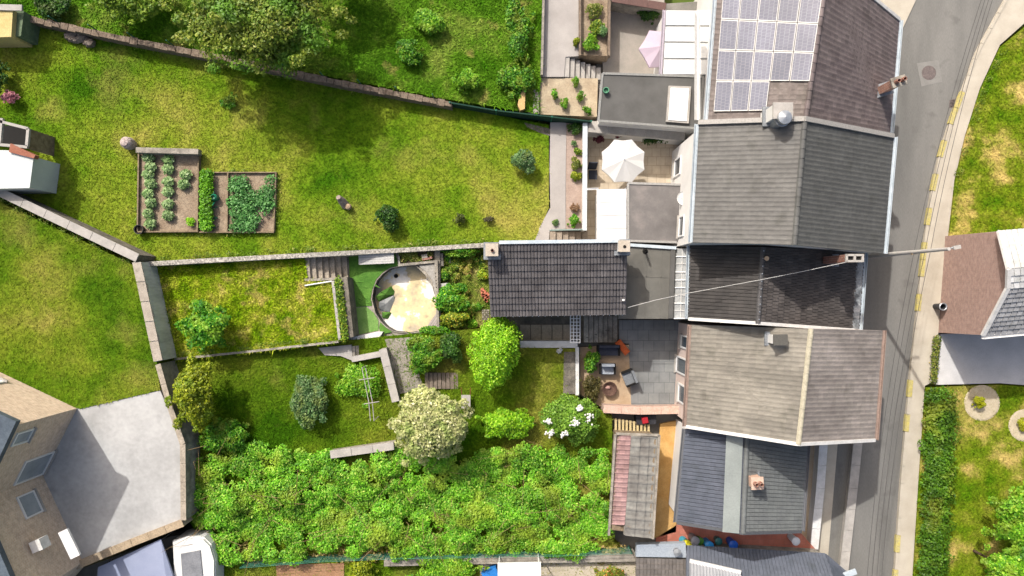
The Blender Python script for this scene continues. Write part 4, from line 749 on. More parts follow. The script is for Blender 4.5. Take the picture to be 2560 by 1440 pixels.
T('tree', 'tall olive yellow shrub tree beside the beige boundary wall', 486, 985, 4.9, ZB(486), 1.25, 1.8, 1.5, 8000, .17, G3, k=20, rr=.38, trunk=.09)
shrub('blue green bush in the open lower lawn', 775, 1005, ZB(775), 1.1, 1.45, .9, 4600, .15, G6, k=16)
shrub('green bush above the end of the hedge', 560, 1090, ZB(560), 1.3, .9, .8, 3600, .16, G2, k=14)
shrub('low green bush at the foot of the stairs', 900, 960, ZB(900), 1.3, 1.2, .35, 2600, .15, G1, k=14)
shrub('little bush beside the paved yard wall', 1478, 900, ZPAT, .5, .7, .8, 1300, .14, G2, k=8)
hb = []
hedge_poly = [(470, 1170), (560, 1110), (700, 1120), (830, 1140), (1000, 1130), (1180, 1130), (1300, 1110), (1420, 1120), (1500, 1100), (1520, 1200), (1515, 1330), (1500, 1372), (1300, 1372), (1000, 1385), (800, 1380), (600, 1395), (545, 1400), (500, 1290)]
hill = lambda x, y: .55 + .45 * math.sin(x * .9 + 1.3 * math.sin(y * .8)) * math.cos(y * 1.1 + .6 * x)
for p in scatter(hedge_poly, ZB, 5.0):
    if random.random() < .10: continue
    s_ = random.uniform(.25, .62); hb.append((p[0], p[1], p[2] + .15 + hill(p[0], p[1]) * random.uniform(.35, 1.0), s_ * random.uniform(.8, 1.4), s_ * random.uniform(.8, 1.2), s_ * .6))
hbase = PZ(1000, 1250, ZB)
props(link('bramble_thicket', leaves(hb, 170000, .125, hbase, .8, .15, inner=.3, aspect=.55), leafmat('thicket_leaf', S(70, 132, 18), S(130, 192, 42), S(182, 204, 90), .7, 1.45, alt=S(140, 168, 48), asc=.7), None, hbase), 'dense green bramble thicket filling the lower garden', 'thicket', None, 'stuff')
mb = MB()
for p in scatter(hedge_poly, ZB, .8):
    q = Vector(p); mb.tube([q, q + Vector((random.gauss(0, .4), random.gauss(0, .4), random.uniform(.8, 1.5))), q + Vector((random.gauss(0, .9), random.gauss(0, .9), random.uniform(1.2, 2.0)))], [.02, .014, .006], 4)
mb.top('bramble_canes', mat('dry_cane', [S(120, 98, 66), S(166, 140, 98)], 3), 'dry brown canes poking through the bramble thicket', 'canes', hbase, None, 'stuff')
hb = [(*PZ(x, y, ZB), .5, .4, .3) for x, y in [(random.uniform(580, 1550), random.uniform(1368, 1396)) for _ in range(60)]]
props(link('dry_scrub', leaves(hb, 4200, .16, PZ(1060, 1380, ZB)), leafmat('straw_leaf', S(120, 120, 40), S(196, 170, 110), S(140, 160, 50)), None, PZ(1060, 1380, ZB)), 'straw coloured scrub along the foot of the thicket', 'scrub', None, 'stuff')
# right side
hd = [(*P(2355 - (y - 990) * .055 + random.uniform(-8, 8), y, random.uniform(.35, .65)), random.uniform(.75, 1.1), .45, random.uniform(.4, .6)) for y in range(985, 1620, 11) if random.random() > .06]
props(link('hedge', leaves(hd, 16000, .14, P(2340, 1200, .1), .6, .1), leafmat('hedge_leaf', S(56, 98, 14), S(100, 144, 26), None, .65, 1.3, alt=S(126, 142, 40)), None, P(2340, 1200, .1)), 'broad clipped hedge along the beige pavement', 'hedge')
for x, y, r, lb in ((2556, 1290, 2.0, 'spreading green tree at the right edge of the front garden'), (2590, 1440, 2.2, 'large green tree in the bottom right corner'), (2510, 1420, 1.1, 'lower green bush beside the corner tree')):
    T('tree', lb, x, y, 2.6, .1, r, r * .95, 1.5, int(4600 * r), .19, G2 if r > 2.1 else G1, k=20, rr=.34)
for x, y, r, lb in ((2450, 1006, .5, 'yellow green ball shrub in a pale gravel ring'), (2556, 1062, .45, 'yellow green ball shrub on the bare gravel patch')):
    MB().lathe(P(x, y, .0), [(r * 2.1, .17), (r * 1.9, .2), (0, .2)], 26).top('gravel_ring', mat('pale_gravel', [S(196, 180, 150), S(214, 200, 172)], 6, .95, .2, 30), ('ring of pale gravel round the upper yellow green ball shrub' if y < 1030 else 'patch of pale gravel at the right edge of the front garden'), 'gravel bed')
    shrub(lb, x, y, .17, r * .8, r * .8, r * .8, 800, .1, leafmat('ball_leaf', S(140, 150, 10), S(196, 196, 30)), k=8)
# ------------------------------------------------------------------ vegetable plots
vp = thing('vegetable_plot', 'bare soil vegetable plot with plank edging on the mown lawn', 'vegetable plot', PZ(425, 480, ZU))
def zu(d): return lambda q: ZU(q) + d
MB().prism(pp([(352, 384), (498, 384), (495, 578), (348, 578)], zu(.1)), 1.5).part('soil', SOIL, vp)
for a, b in (((350, 384), (347, 578)), ((499, 384), (496, 578)), ((347, 580), (497, 579))): MB().beam(PZ(*a, zu(.1)), PZ(*b, zu(.1)), .07, .32).part('plank', WOOD, vp)
MB().beam(PZ(345, 377, zu(.45)), PZ(500, 381, zu(.45)), .28, .5).part('concrete_edge', CONC, vp)
v2 = thing('vegetable_plot', 'smaller planked plot with leafy potato plants', 'vegetable plot', PZ(600, 505, ZU))
MB().prism(pp([(502, 434), (690, 434), (684, 580), (500, 580)], zu(.08)), 1.5).part('soil', SOIL, v2)
for a, b in (((502, 432), (692, 432)), ((692, 432), (686, 580)), ((500, 581), (686, 581)), ((572, 434), (570, 579))): MB().beam(PZ(*a, zu(.08)), PZ(*b, zu(.08)), .06, .3).part('plank', WOOD, v2)
VEG = leafmat('lettuce_leaf', S(96, 136, 70), S(160, 186, 124), S(180, 200, 150))
ORD = ['topmost', 'second', 'third', 'fourth', 'fifth', 'sixth', 'seventh', 'lowest']
for x, y, rw_, oi in [(374 + (i % 2) * 6, yy, 'left', i) for i, yy in enumerate((396, 420, 438, 460, 486, 508, 535, 560))] + [(424, yy, 'middle', i if i < 5 else 7) for i, yy in enumerate((400, 424, 455, 480, 512, 540))] + [(468, 438, 'right', 0), (462, 462, 'right', 7)]:
    p = PZ(x, y, zu(.1)); t = thing('leafy_vegetable', 'pale green leafy vegetable, %s in the %s row of the bare soil plot' % (ORD[oi], rw_), 'vegetable', p, 'vegetables in rows on the soil plot')
    link('leaf_rosette', leaves([(p.x, p.y, p.z + .15, .3, .27, .22)], 220, .18, p, .7, .05), VEG, t)['kind'] = 'stuff'
shrub('single lime green salad plant at the plot corner', 474, 555, ZU(474) + .1, .28, .3, .18, 200, .14, G7, k=5, cat='vegetable', name='salad_plant')
bl = [(*PZ(517, y, zu(.3)), .38, .25, .35) for y in range(434, 576, 9)]; b0 = PZ(517, 505, zu(.1))
props(link('vegetable_row', leaves(bl, 3200, .13, b0), leafmat('row_leaf', S(70, 130, 10), S(120, 176, 30)), None, b0), 'dense bright green row of vegetables beside the second plot', 'vegetable row', None, 'stuff')
bl = [(*PZ(x, y, zu(.2)), .36, .32, .25) for x, y in zip(RNG.uniform(582, 684, 70), RNG.uniform(444, 570, 70)) if x + (y - 440) * .7 < 730]; b0 = PZ(630, 505, zu(.1))
props(link('potato_plants', leaves(bl, 4200, .14, b0), leafmat('potato_leaf', S(52, 112, 40), S(110, 166, 88), S(140, 190, 120)), None, b0), 'mass of green potato plants in the smaller plot', 'potato plants', None, 'stuff')
tb = thing('watering_can', 'dark teal plastic can between the vegetable rows', 'watering can', PZ(541, 495, zu(.08))); p = PZ(541, 495, zu(.08))
TEAL = mat('teal_plastic', [S(20, 118, 84), S(40, 140, 104)], 2, .4, .05, bump=0)
MB().lathe(p, [(0, 0), (.17, 0), (.18, .35), (.12, .42), (.11, .42), (.15, .34), (.0, .3)], 16).part('body', TEAL, tb); MB().tube([p + Vector((0, -.15, .1)), p + Vector((-.03, -.45, .42))], [.04, .025], 8).part('spout', TEAL, tb); MB().tube([p + Vector((0, .12, .4)), p + Vector((0, .3, .3)), p + Vector((0, .18, .1))], .02, 6).part('handle', TEAL, tb)
hs = PZ(533, 545, zu(.1)); MB().tube([hs + Vector((.25 * math.cos(a * .9), .6 - a * .09 + .1 * math.sin(a), .05)) for a in range(14)], .025, 6).top('garden_hose', TEAL, 'teal garden hose coiled below the can', 'hose')
MB().lathe(PZ(330, 362, ZU), [(0, 0), (.28, 0), (.34, .3), (.3, .62), (.2, .75), (0, .8)], 14).top('stone_urn', mat('pinkish_stone', [S(168, 150, 142), S(206, 192, 186)], 7, .9, .3), 'round pinkish stone pot at the corner of the soil plot', 'urn')
MB().lathe(PZ(356, 575, ZU), [(0, 0), (.2, 0), (.26, .4), (.22, .4), (.18, .1), (0, .1)], 14).top('black_bucket', mat('black_plastic', [S(34, 34, 36)], 2, .5, .05), 'black bucket at the lower corner of the soil plot', 'bucket')
rk = thing('rock_pile', 'heap of brown grey stones under the stone wall', 'stones', PZ(205, 98, ZU))
for i in range(16): p = PZ(random.uniform(168, 236), 0, ZU); x = random.uniform(0, 1); q0 = PZ(172 + 62 * x + random.uniform(-8, 8), 86 + 24 * x + random.uniform(-14, 8), ZU); s_ = random.uniform(.14, .32); MB().blob(q0 + Vector((0, 0, s_ * .6)), (s_, s_ * .8, s_ * .75), 9, .2).part('stone', mat('heap_stone', [S(104, 92, 82), S(150, 138, 126)], 4, .95, .3, vary='obj', vamt=.3), rk)
lg = PZ(864, 514, ZU); stt = thing('garden_ornament', 'leaning weathered wooden figure on the mown lawn', 'ornament', lg)
MB().tube([lg, lg + Vector((-.1, .2, .35)), lg + Vector((-.2, .35, .8))], [.24, .22, .13], 10).part('trunk_piece', mat('bleached_wood', [S(140, 124, 116), S(186, 170, 158)], 6, .9, .3), stt); MB().blob(lg + Vector((.2, -.08, .2)), (.2, .18, .22), 9).part('foot', mat('pale_wood', [S(186, 160, 130)], 5), stt)
# left edge sheds
sd = thing('garden_shed', 'white garden shed with rusty roof strip at the left edge', 'shed', PZ(30, 400, ZU))
zs = 5.6; z0 = ZU(30)
MB().prism(pp([(-120, 372), (20, 376), (84, 392), (74, 470), (-120, 474)], zs), 3.0).part('roof', mat('pale_sheet_roof', [S(206, 212, 210), S(222, 228, 226)], 1, .6, .05), sd)
MB().prism(pp([(26, 358), (88, 388), (84, 396), (22, 380)], zs + .12), zs - .2).part('roof_strip', mat('rust_tile', [S(150, 92, 70), S(170, 112, 90)], 4), sd)
for a, b in (((-30, 296), (72, 322)), ((72, 322), (68, 366)), ((6, 296), (0, 360)), ((0, 362), (70, 368))): MB().beam(P(*a, zs), P(*b, zs), .14, .14).part('frame_bar', CONCL, sd)
MB().prism(pp([(-60, 300), (68, 322), (66, 364), (-60, 358)], zs - 1.4), 3.0).part('pen_floor', DARK, sd)
MB().prism(pp([(70, 322), (74, 322), (72, 372), (67, 372)], zs - .1), 3.0).part('pen_side', WOOD, sd)
s9 = thing('corner_shed', 'straw coloured shed with green side in the top left corner', 'shed', PZ(20, 60, ZU))
MB().prism(pp([(-120, 22), (32, 24), (28, 92), (-120, 96)], 5.2), 3.2).part('roof', mat('straw_felt', [S(206, 184, 120), S(222, 202, 140)], 2), s9); MB().prism(pp([(33, 22), (60, 28), (52, 90), (29, 92)], 4.9), 3.2).part('green_side', mat('dull_green_sheet', [S(92, 112, 84), S(120, 136, 106)], 3), s9); MB().beam(P(-100, 16, 5.25), P(56, 20, 5.25), .3, .1).part('ridge_board', CONCL, s9)
shrub('pink flowering pot plant at the left edge', 24, 246, ZU(24), .5, .4, .5, 600, .13, leafmat('pink_leaf', S(150, 90, 100), S(220, 150, 160)), k=7)
shrub('dark evergreen bush at the left edge above the shed', -4, 190, ZU(0), .5, .9, .8, 1400, .14, G5, k=9)
# ------------------------------------------------------------------ upper neighbours: paths, yards, verandas
PATHM = mat('pale_paving', [S(172, 166, 161), S(190, 184, 178)], .9, .9, .06, 20, .2, 30, brick=None)
ground('garden_path', 'pale paved path beside the far garden', [(1362, -200), (1450, -200), (1449, 140), (1414, 142), (1410, 192), (1352, 192)], 2.25, PATHM)
MB().beam(P(1362, -150, 2.45), P(1354, 190, 2.45), .12, .5).top('path_edge_wall', CONC, 'thin weathered kerb wall along the paved path', 'kerb wall', P(1358, 20, 2.2))
ground('flower_bed', 'planted bed between path and grey yard', [(1450, -200), (1527, -200), (1522, 140), (1449, 138)], 2.1, SOIL)
for i in range(2): MB().beam(P(1524 if i else 1449, -150, 2.25), P(1521 if i else 1449, 142, 2.25), .12, .5).top('bed_edging', BST, 'brown stone edging on the %s side of the planted bed' % ('yard' if i else 'path'), 'edging', P(1500, 20, 2))
for x, y, r, lm, lb in ((1490, 30, .55, WEED2, 'straggly dry plant at the top of the planted bed'), (1488, 70, .5, WEED, 'yellowish plant in the middle of the planted bed'), (1480, 108, .55, G1, 'bright green plant at the low end of the planted bed'), (1508, 80, .35, G6, 'silver leaved plant beside the yard edge of the bed'), (1440, 105, .25, G3, 'small yellow plant at the corner of the planted bed')): shrub(lb, x, y, 2.1, r, r, .35, 700, .13, lm, k=7)
ground('vegetable_bed', 'pale tilled bed with seedlings above the screen fence', [(1346, 194), (1495, 196), (1492, 292), (1350, 286)], 2.15, mat('pale_soil', [S(176, 158, 132), S(200, 184, 156)], 2, .95, .15, 12, .5, 16))
for x, y, lb in ((1385, 235, 'first small seedling clump in the pale bed'), (1412, 258, 'middle seedling clump in the pale bed'), (1450, 240, 'tall green seedling clump in the pale bed'), (1468, 275, 'bushy green clump in the lower corner of the pale bed'), (1440, 205, 'dark clump below the steps')): shrub(lb, x, y, 2.15, .28, .3, .3, 260, .12, G2, k=5)
MB().prism(pp([(1294, 262), (1306, 202), (1314, 202), (1312, 272), (1300, 276)], 2.8), 1.8).top('wooden_board', mat('fresh_wood', [S(206, 170, 110), S(222, 188, 130)], 3), 'fresh yellow wooden panel beside the pale bed', 'panel')
MB().prism(pp([(1318, 226), (1346, 222), (1348, 284), (1320, 282)], 2.35), 1.5).top('stone_slab', CONC, 'grey weathered slab between wooden panel and pale bed', 'slab')
s3 = thing('yard_steps', 'pale concrete steps down to the grey yard', 'steps', P(1460, 168, 1.2))
for i in range(7): z = 2.2 - i * .15; MB().prism(pp([(1413 + i * 13, 142 + i * 4.5), (1424 + i * 13, 142 + i * 4.5), (1423 + i * 13, 193 + i), (1411 + i * 13, 192 + i)], z), .6).part('step', CONCL, s3)
ground('yard', 'grey concrete yard with pink parasol', [(1526, -150), (1662, -150), (1660, 190), (1508, 190), (1506, 150), (1524, 145)], ZPAT + .1, mat('yard_concrete', [S(156, 150, 140), S(178, 170, 160)], 1, .9, .06))
wall('yard_wall', 'dark reddish wall at the top of the grey yard', [P(1530, -4, 2.4), P(1664, 18, 2.4)], .3, .5, CONC, cap=mat('dark_red_coping', [S(110, 84, 78)], 3))
shrub('dark shrub in the shaded corner of the grey yard', 1625, 38, ZPAT, .8, .5, .7, 1500, .13, G5, k=8)
def parasol(label, px, py, z, r, n, m, zg, rise=.35, rot=0.0, tiltx=0.0):
    c = P(px, py, z); t = thing('parasol', label, 'parasol', Vector((c.x, c.y, zg)))
    for i in range(n):
        a0 = rot + 2 * math.pi * i / n; a1 = rot + 2 * math.pi * (i + 1) / n; e = lambda a, rr, h: c + Vector((rr * math.cos(a), rr * math.sin(a), h + tiltx * rr * math.cos(a)))
        am = (a0 + a1) / 2; sag = r * .96 * math.cos(math.pi / n)
        MB().add([c + Vector((0, 0, rise)), e(a0, r, 0), e(am, sag, -.03), e(a1, r, 0), e(a0, r, -.12), e(am, sag, -.15), e(a1, r, -.12)], [(0, 1, 2), (0, 2, 3), (1, 4, 5, 2), (2, 5, 6, 3)]).part('canopy_panel', m, t)
        MB().tube([c + Vector((0, 0, rise - .05)), e(a0, r * .98, -.03)], .012, 5).part('rib', STEEL, t)
    MB().tube([Vector((c.x, c.y, zg)), c + Vector((0, 0, rise + .06))], .025, 8).part('pole', STEEL, t); MB().lathe((c.x, c.y, zg), [(0, .0), (.3, 0), (.3, .06), (.06, .1), (.06, .3)], 16).part('base', CONCD, t)
    return t
CANW = mat('white_canopy', [S(244, 243, 240), S(250, 249, 246)], 1, .8, .02, trans=.25, bump=.05, bscale=8); CANP = mat('pink_canopy', [S(228, 206, 224), S(236, 218, 232)], 1, .8, .02, trans=.3, bump=.05)
parasol('white octagonal parasol on the beige patio', 1558, 402, 3.2, 1.24, 8, CANW, ZPAT, .4, math.pi / 8)
parasol('pale pink parasol half hidden by the white veranda', 1650, 122, 3.1, 1.15, 6, CANP, ZPAT, .4, 0)
vr = thing('veranda', 'white panelled veranda roof behind the solar panel house', 'veranda', P(1718, 110, ZPAT))
zv = 3.7; MB().prism(pp([(1664, 28), (1786, 26), (1776, 186), (1656, 188)], zv - .12), ZPAT).part('wall', WALLW, vr)
for i in range(4):
    y0 = 26 + i * 41; y1 = y0 + 36; sh = lambda y: -8 * (y - 26) / 165
    MB().prism(pp([(1666 + sh(y0), y0), (1788 + sh(y0), y0 + 1), (1788 + sh(y1), y1 + 1), (1666 + sh(y1), y1)], zv + .06), zv - .02).part('roof_panel', PLAST, vr)
    if i < 3: MB().prism(pp([(1664 + sh(y1), y1 + .6), (1788 + sh(y1), y1 + 1.6), (1788 + sh(y1), y1 + 5.4), (1664 + sh(y1), y1 + 4.4)], zv), zv - .1).part('joint_strip', mat('grey_joint', [S(212, 212, 206)], 2), vr)
gutter(vr, P(1660, 26, zv - .05), P(1650, 190, zv - .05), .16, mat('lilac_gutter', [S(200, 190, 200)], 2))
f1 = flat_roof('flat_extension', 'grey flat extension with white skylight below the veranda', [(1506, 184), (1758, 192), (1752, 322), (1496, 302)], 3.7, .2, WALLW, FELTD, mat('felt_edge', [S(150, 150, 146)], 2))
skl = thing('skylight', 'bright white rectangular skylight on the grey flat roof', 'skylight', P(1697, 260, 3.72))
MB().prism(pp([(1672, 214), (1728, 216), (1722, 308), (1665, 304)], 3.86), 3.722).part('frame', CONCL, skl); MB().prism(pp([(1677, 219), (1723, 221), (1717, 303), (1671, 300)], 3.9), 3.861).part('dome', PLAST, skl)
MB().lathe(P(1514, 228, 3.75), [(0, 0), (.14, 0), (.16, .22), (.13, .22), (.1, .06), (0, .06)], 14).top('green_pot', mat('sea_green_plastic', [S(96, 160, 124)], 2, .5), 'sea green pot on the grey flat roof', 'pot')
# second upper neighbour: pale walk, bed, glass wall, patio, white roofs
ground('garden_walk', 'long pale walk between lawn and planted bed', [(1376, 306), (1416, 306), (1414, 470), (1414, 572), (1374, 574), (1372, 604), (1332, 604), (1338, 588), (1376, 518), (1374, 420)], 2.03, PATHM)
ground('planted_bed', 'brown planted bed along the bluish wall', [(1416, 306), (1458, 306), (1458, 574), (1414, 572)], 2.0, mat('rosy_soil', [S(168, 146, 132), S(190, 170, 156)], 2, .95, .15, 12, .5, 16))
for x, y, r, lm, lb in ((1438, 320, .4, G5, 'dark bush at the top of the narrow bed'), (1436, 358, .18, G6, 'tiny grey green plant in the narrow bed'), (1446, 378, .22, WEED, 'yellowish small plant in the narrow bed'), (1440, 408, .36, WEED2, 'brown green plant in the narrow bed'), (1441, 440, .32, G3, 'yellow green plant in the narrow bed'), (1436, 520, .28, leafmat('reddish_leaf', S(120, 90, 70), S(160, 130, 96)), 'reddish plant in the narrow bed'), (1436, 552, .4, G2, 'round green bush at the low end of the narrow bed'), (1388, 556, .2, G6, 'grey plant on the walk by the steps')): shrub(lb, x, y, 2.0, r, r, r * .8, int(1600 * r), .12, lm, k=7)
bw = thing('screen_wall', 'pale bluish low wall between narrow bed and patio', 'wall', P(1462, 440, 1)); GLW = mat('bluish_coping', [S(198, 208, 212), S(220, 228, 230)], 2, .5)
MB().prism(pp([(1458, 308), (1468, 308), (1466, 574), (1457, 574)], 2.5), .6).part('wall_body', WALLW, bw); MB().prism(pp([(1457, 307), (1469, 307), (1467, 576), (1456, 576)], 2.56), 2.502).part('coping', GLW, bw); MB().tube([P(1374, 576, 2.6), P(1456, 574, 2.6)], .05, 8).part('railing', mat('grey_green_rail', [S(140, 156, 150)], 2), bw)
s5 = thing('walk_steps', 'brown shaded steps at the end of the pale walk', 'steps', P(1420, 590, 1.2))
for i in range(6): MB().prism(pp([(1374 + i * 16, 579), (1389 + i * 16, 579), (1389 + i * 16, 606), (1374 + i * 16, 606)], 1.98 - i * .15), .6).part('step', mat('brownish_step', [S(150, 136, 120), S(176, 162, 146)], 3), s5)
ground('patio', 'beige paved patio with white parasol', [(1470, 330), (1706, 338), (1700, 470), (1690, 610), (1466, 610)], ZPAT, mat('beige_patio', [S(200, 184, 160), S(222, 208, 184)], 1.2, .9, .08, brick=(S(212, 196, 172), S(220, 204, 180), S(180, 164, 142), .5, .5, .012)))
wall('patio_wall', 'grey and white wall along the top of the beige patio', [P(1470, 316, 2.4), P(1712, 338, 2.4)], .5, .5, WALLW, cap=CONCL)
for x, y, lm, lb in ((1497, 350, leafmat('maroon_leaf', S(60, 16, 28), S(112, 40, 56)), 'maroon pot plant at the patio wall'), (1525, 328, leafmat('rose_leaf', S(150, 70, 70), S(206, 120, 110)), 'rose coloured pot plant on the patio wall'), (1548, 334, MATS['maroon_leaf'], 'dark red plant behind the parasol'), (1640, 352, G5, 'dark green shrub along the top of the patio')): shrub(lb, x, y, ZPAT + .4, .3 if x < 1600 else .8, .25, .4, 420, .12, lm, k=6)
ch = thing('garden_chair', 'dark folded garden chair against the bluish wall', 'chair', P(1478, 440, ZPAT)); c0 = P(1480, 440, ZPAT)
BLK = mat('dark_blue_fabric', [S(40, 46, 58), S(56, 62, 74)], 2, .7)
MB().obox(c0 + Vector((0, 0, .42)), (.24, 0, 0), (0, .26, 0), (0, 0, .03)).part('seat', BLK, ch); MB().obox(c0 + Vector((-.05, .45, .75)), (.24, 0, 0), (0, .12, .35), (0, -.03, .01)).part('backrest', BLK, ch)
for sx in (-1, 1):
    for sy in (-1, 1): MB().tube([c0 + Vector((sx * .2, sy * .22, 0)), c0 + Vector((sx * .2, sy * .22, .42))], .018, 6).part('leg', STEEL, ch)
wr = thing('white_lean_to', 'small white corrugated lean-to roof beside the grey flat roof', 'lean-to', P(1530, 535, ZPAT))
MB().prism(pp([(1500, 476), (1562, 476), (1562, 604), (1500, 604)], 3.2), ZPAT).part('wall', WALLW, wr)
for i in range(4): MB().prism(pp([(1492, 474 + i * 33), (1566, 472 + i * 33), (1566, 504 + i * 33), (1492, 506 + i * 33)], 3.35 + .02 * (i % 2)), 3.22).part('roof_sheet', PLAST, wr)
gutter(wr, P(1467, 473, 3.1), P(1496, 472, 3.1), .1, WHITE)
f2 = flat_roof('felt_extension', 'dark flat felt roof left of the wide grey house', [(1570, 458), (1708, 462), (1702, 606), (1570, 602)], 3.4, .2, WALLW, mat('stained_felt', [S(108, 104, 102), S(124, 120, 118), S(150, 142, 138)], .5, .9, .05), mat('pale_edge', [S(170, 168, 164)], 2))
sat = thing('satellite_dish', 'white dish on the edge of the dark flat roof', 'satellite dish', P(1700, 495, 3.5)); sd_ = P(1708, 496, 3.9)
MB().lathe(sd_, [(.36, .1), (.3, .05), (.2, .02), (0, 0)], 20).part('dish', WHITE, sat); MB().tube([P(1700, 495, 3.4), sd_], .03, 8).part('mast', STEEL, sat); MB().tube([sd_, sd_ + Vector((-.3, 0, .25))], .015, 6).part('arm', STEEL, sat)
# ------------------------------------------------------------------ passage below the annex and the lower yards
ground('passage', 'dark paved passage along the lower side of the annex', [(1262, 786), (1548, 786), (1548, 800), (1545, 858), (1302, 858), (1262, 830)], .9, mat('dark_paving', [S(92, 88, 80), S(140, 130, 116)], 1.6, .9, .2, 8))
for i in range(5): MB().prism(pp([(1300 + i * 27, 812), (1325 + i * 27, 812), (1325 + i * 27, 850), (1300 + i * 27, 850)], .96), .9).top('paving_plank', mat('beige_slab', [S(176, 162, 140), S(196, 182, 160)], 3), ['first', 'second', 'third', 'fourth', 'fifth'][i] + ' beige slab from the clipped dome in the passage', 'slab', None, 'beige slabs in the passage')
s6 = thing('passage_steps', 'pale concrete steps below the annex end', 'steps', P(1500, 820, .9))
for i in range(7): MB().prism(pp([(1460 + i * 12, 790), (1471 + i * 12, 790), (1471 + i * 12, 856), (1460 + i * 12, 856)], 1.6 - i * .1), .8).part('step', CONC, s6)
wall('white_retaining_wall', 'white retaining wall below the passage', [P(1300, 861, 1.75), P(1444, 861, 1.75)], .38, .5, WHITEW)
wall('dwarf_wall', 'thin white dwarf wall beside the small lawn', [P(1443, 868, 1.7), P(1443, 988, 1.7)], .2, .5, WHITEW)
MB().prism(pp([(1410, 880), (1438, 880), (1438, 985), (1408, 985)], 1.74), .8).top('cobble_strip', CONCD, 'grey cobbled strip beside the white dwarf wall', 'cobbles')
tr_ = thing('trellis', 'white square trellis over the passage below the annex gutter', 'trellis', P(1437, 825, 1.2))
for i in range(4): MB().beam(P(1426 + i * 8.0, 788, 3.0), P(1426 + i * 8.0, 858, 3.0), .045, .04).part('upright', WHITE, tr_)
for i in range(9): MB().beam(P(1425, 788 + i * 8.6, 3.03), P(1451, 788 + i * 8.6, 3.03), .04, .03).part('crossbar', WHITE, tr_)
for x, y in ((1426, 789), (1450, 857)): p = P(x, y, 3); MB().tube([Vector((p.x, p.y, .9)), p], .03, 8).part('post', WHITE, tr_)
shrub('white flowering pot at the end of the white retaining wall', 1400, 876, 1.7, .18, .18, .2, 160, .1, leafmat('white_petals', S(220, 220, 216), S(246, 246, 244)), k=5)
ground('grey_terrace', 'grey slab terrace behind the beige house', [(1548, 800), (1700, 800), (1700, 1015), (1578, 1012), (1572, 860), (1548, 856)], ZPAT, mat('bluegrey_slab', [S(132, 134, 134), S(152, 154, 152)], 1.2, .85, .06, brick=(S(138, 140, 140), S(148, 150, 148), S(112, 114, 114), .6, .6, .012)))
ground('tan_terrace', 'tan paved sitting corner beside the grey terrace', [(1450, 868), (1572, 862), (1578, 1012), (1500, 1016), (1450, 985)], ZPAT - .02, mat('tan_paving', [S(176, 150, 120), S(204, 180, 150)], 1.3, .9, .1))
wall('terrace_wall', 'pinkish brick wall at the bottom of the grey terrace', [P(1508, 1022, 1.9), P(1600, 1026, 1.9), P(1704, 1024, 1.9)], .32, .4, BRICKP, cap=mat('salmon_coping', [S(214, 176, 156), S(226, 196, 178)], 3))
def seat(name, label, px, py, w, d, m, ang, cat='garden chair'):
    c = P(px, py, ZPAT + .02); t = thing(name, label, cat, c); ex_ = Vector((math.cos(ang), math.sin(ang), 0)); ey = Vector((-ex_.y, ex_.x, 0)); up = Vector((0, 0, 1))
    MB().obox(c + up * .34, ex_ * w / 2, ey * d / 2, up * .09).part('seat', m, t); MB().obox(c + up * .55 + ey * (d / 2 - .06), ex_ * w / 2, ey * .07, up * .3).part('backrest', m, t)
    for s_ in (-1, 1): MB().obox(c + up * .42 + ex_ * s_ * (w / 2 + .05), ex_ * .05, ey * d / 2, up * .16).part('armrest', DARK, t)
    for sx in (-1, 1):
        for sy in (-1, 1): MB().obox(c + up * .12 + ex_ * sx * (w / 2 - .05) + ey * sy * (d / 2 - .05), ex_ * .03, ey * .03, up * .12).part('leg', DARK, t)
CUSH = mat('grey_cushion', [S(150, 156, 164), S(172, 178, 186)], 2, .9); DCU = mat('dark_navy_cushion', [S(52, 56, 70), S(70, 74, 88)], 2, .9)
seat('garden_sofa', 'dark navy sofa at the top of the tan sitting corner', 1518, 874, 1.1, .6, DCU, 0, 'sofa'); seat('garden_chair', 'light grey cushioned chair left of the fire bowl', 1516, 920, .7, .6, CUSH, 0); seat('garden_chair', 'grey armchair facing the fire bowl from the grey terrace', 1570, 942, .7, .65, mat('mid_grey_cushion', [S(130, 134, 138)], 2), -1.2)
fb_ = thing('fire_bowl', 'round dark fire bowl on the tan paving', 'fire bowl', P(1522, 970, ZPAT)); MB().lathe(P(1522, 970, ZPAT), [(.12, 0), (.2, .1), (.4, .34), (.42, .36), (.38, .36), (.2, .2), (0, .18)], 20).part('bowl', mat('rust_brown_metal', [S(84, 60, 50), S(110, 84, 72)], 5), fb_); MB().blob(P(1520, 969, ZPAT + .25), (.14, .1, .06), 8).part('log', mat('pink_ash', [S(190, 150, 140)], 5), fb_)
MB().obox(P(1556, 868, ZPAT + .35), (.28, -.34, 0), (.14, .12, 0), (0, 0, .12)).top('orange_lounger_cushion', mat('orange_fabric', [S(204, 92, 44), S(220, 112, 60)], 3), 'orange cushion lying on the grey terrace', 'cushion', P(1556, 868, ZPAT))
shrub('brownish bush filling the corner below the sitting area', 1478, 965, ZPAT, .6, .9, .6, 1500, .13, leafmat('dull_brown_leaf', S(70, 70, 30), S(110, 100, 50)), k=9)  # leaves coloured in dull olive browns
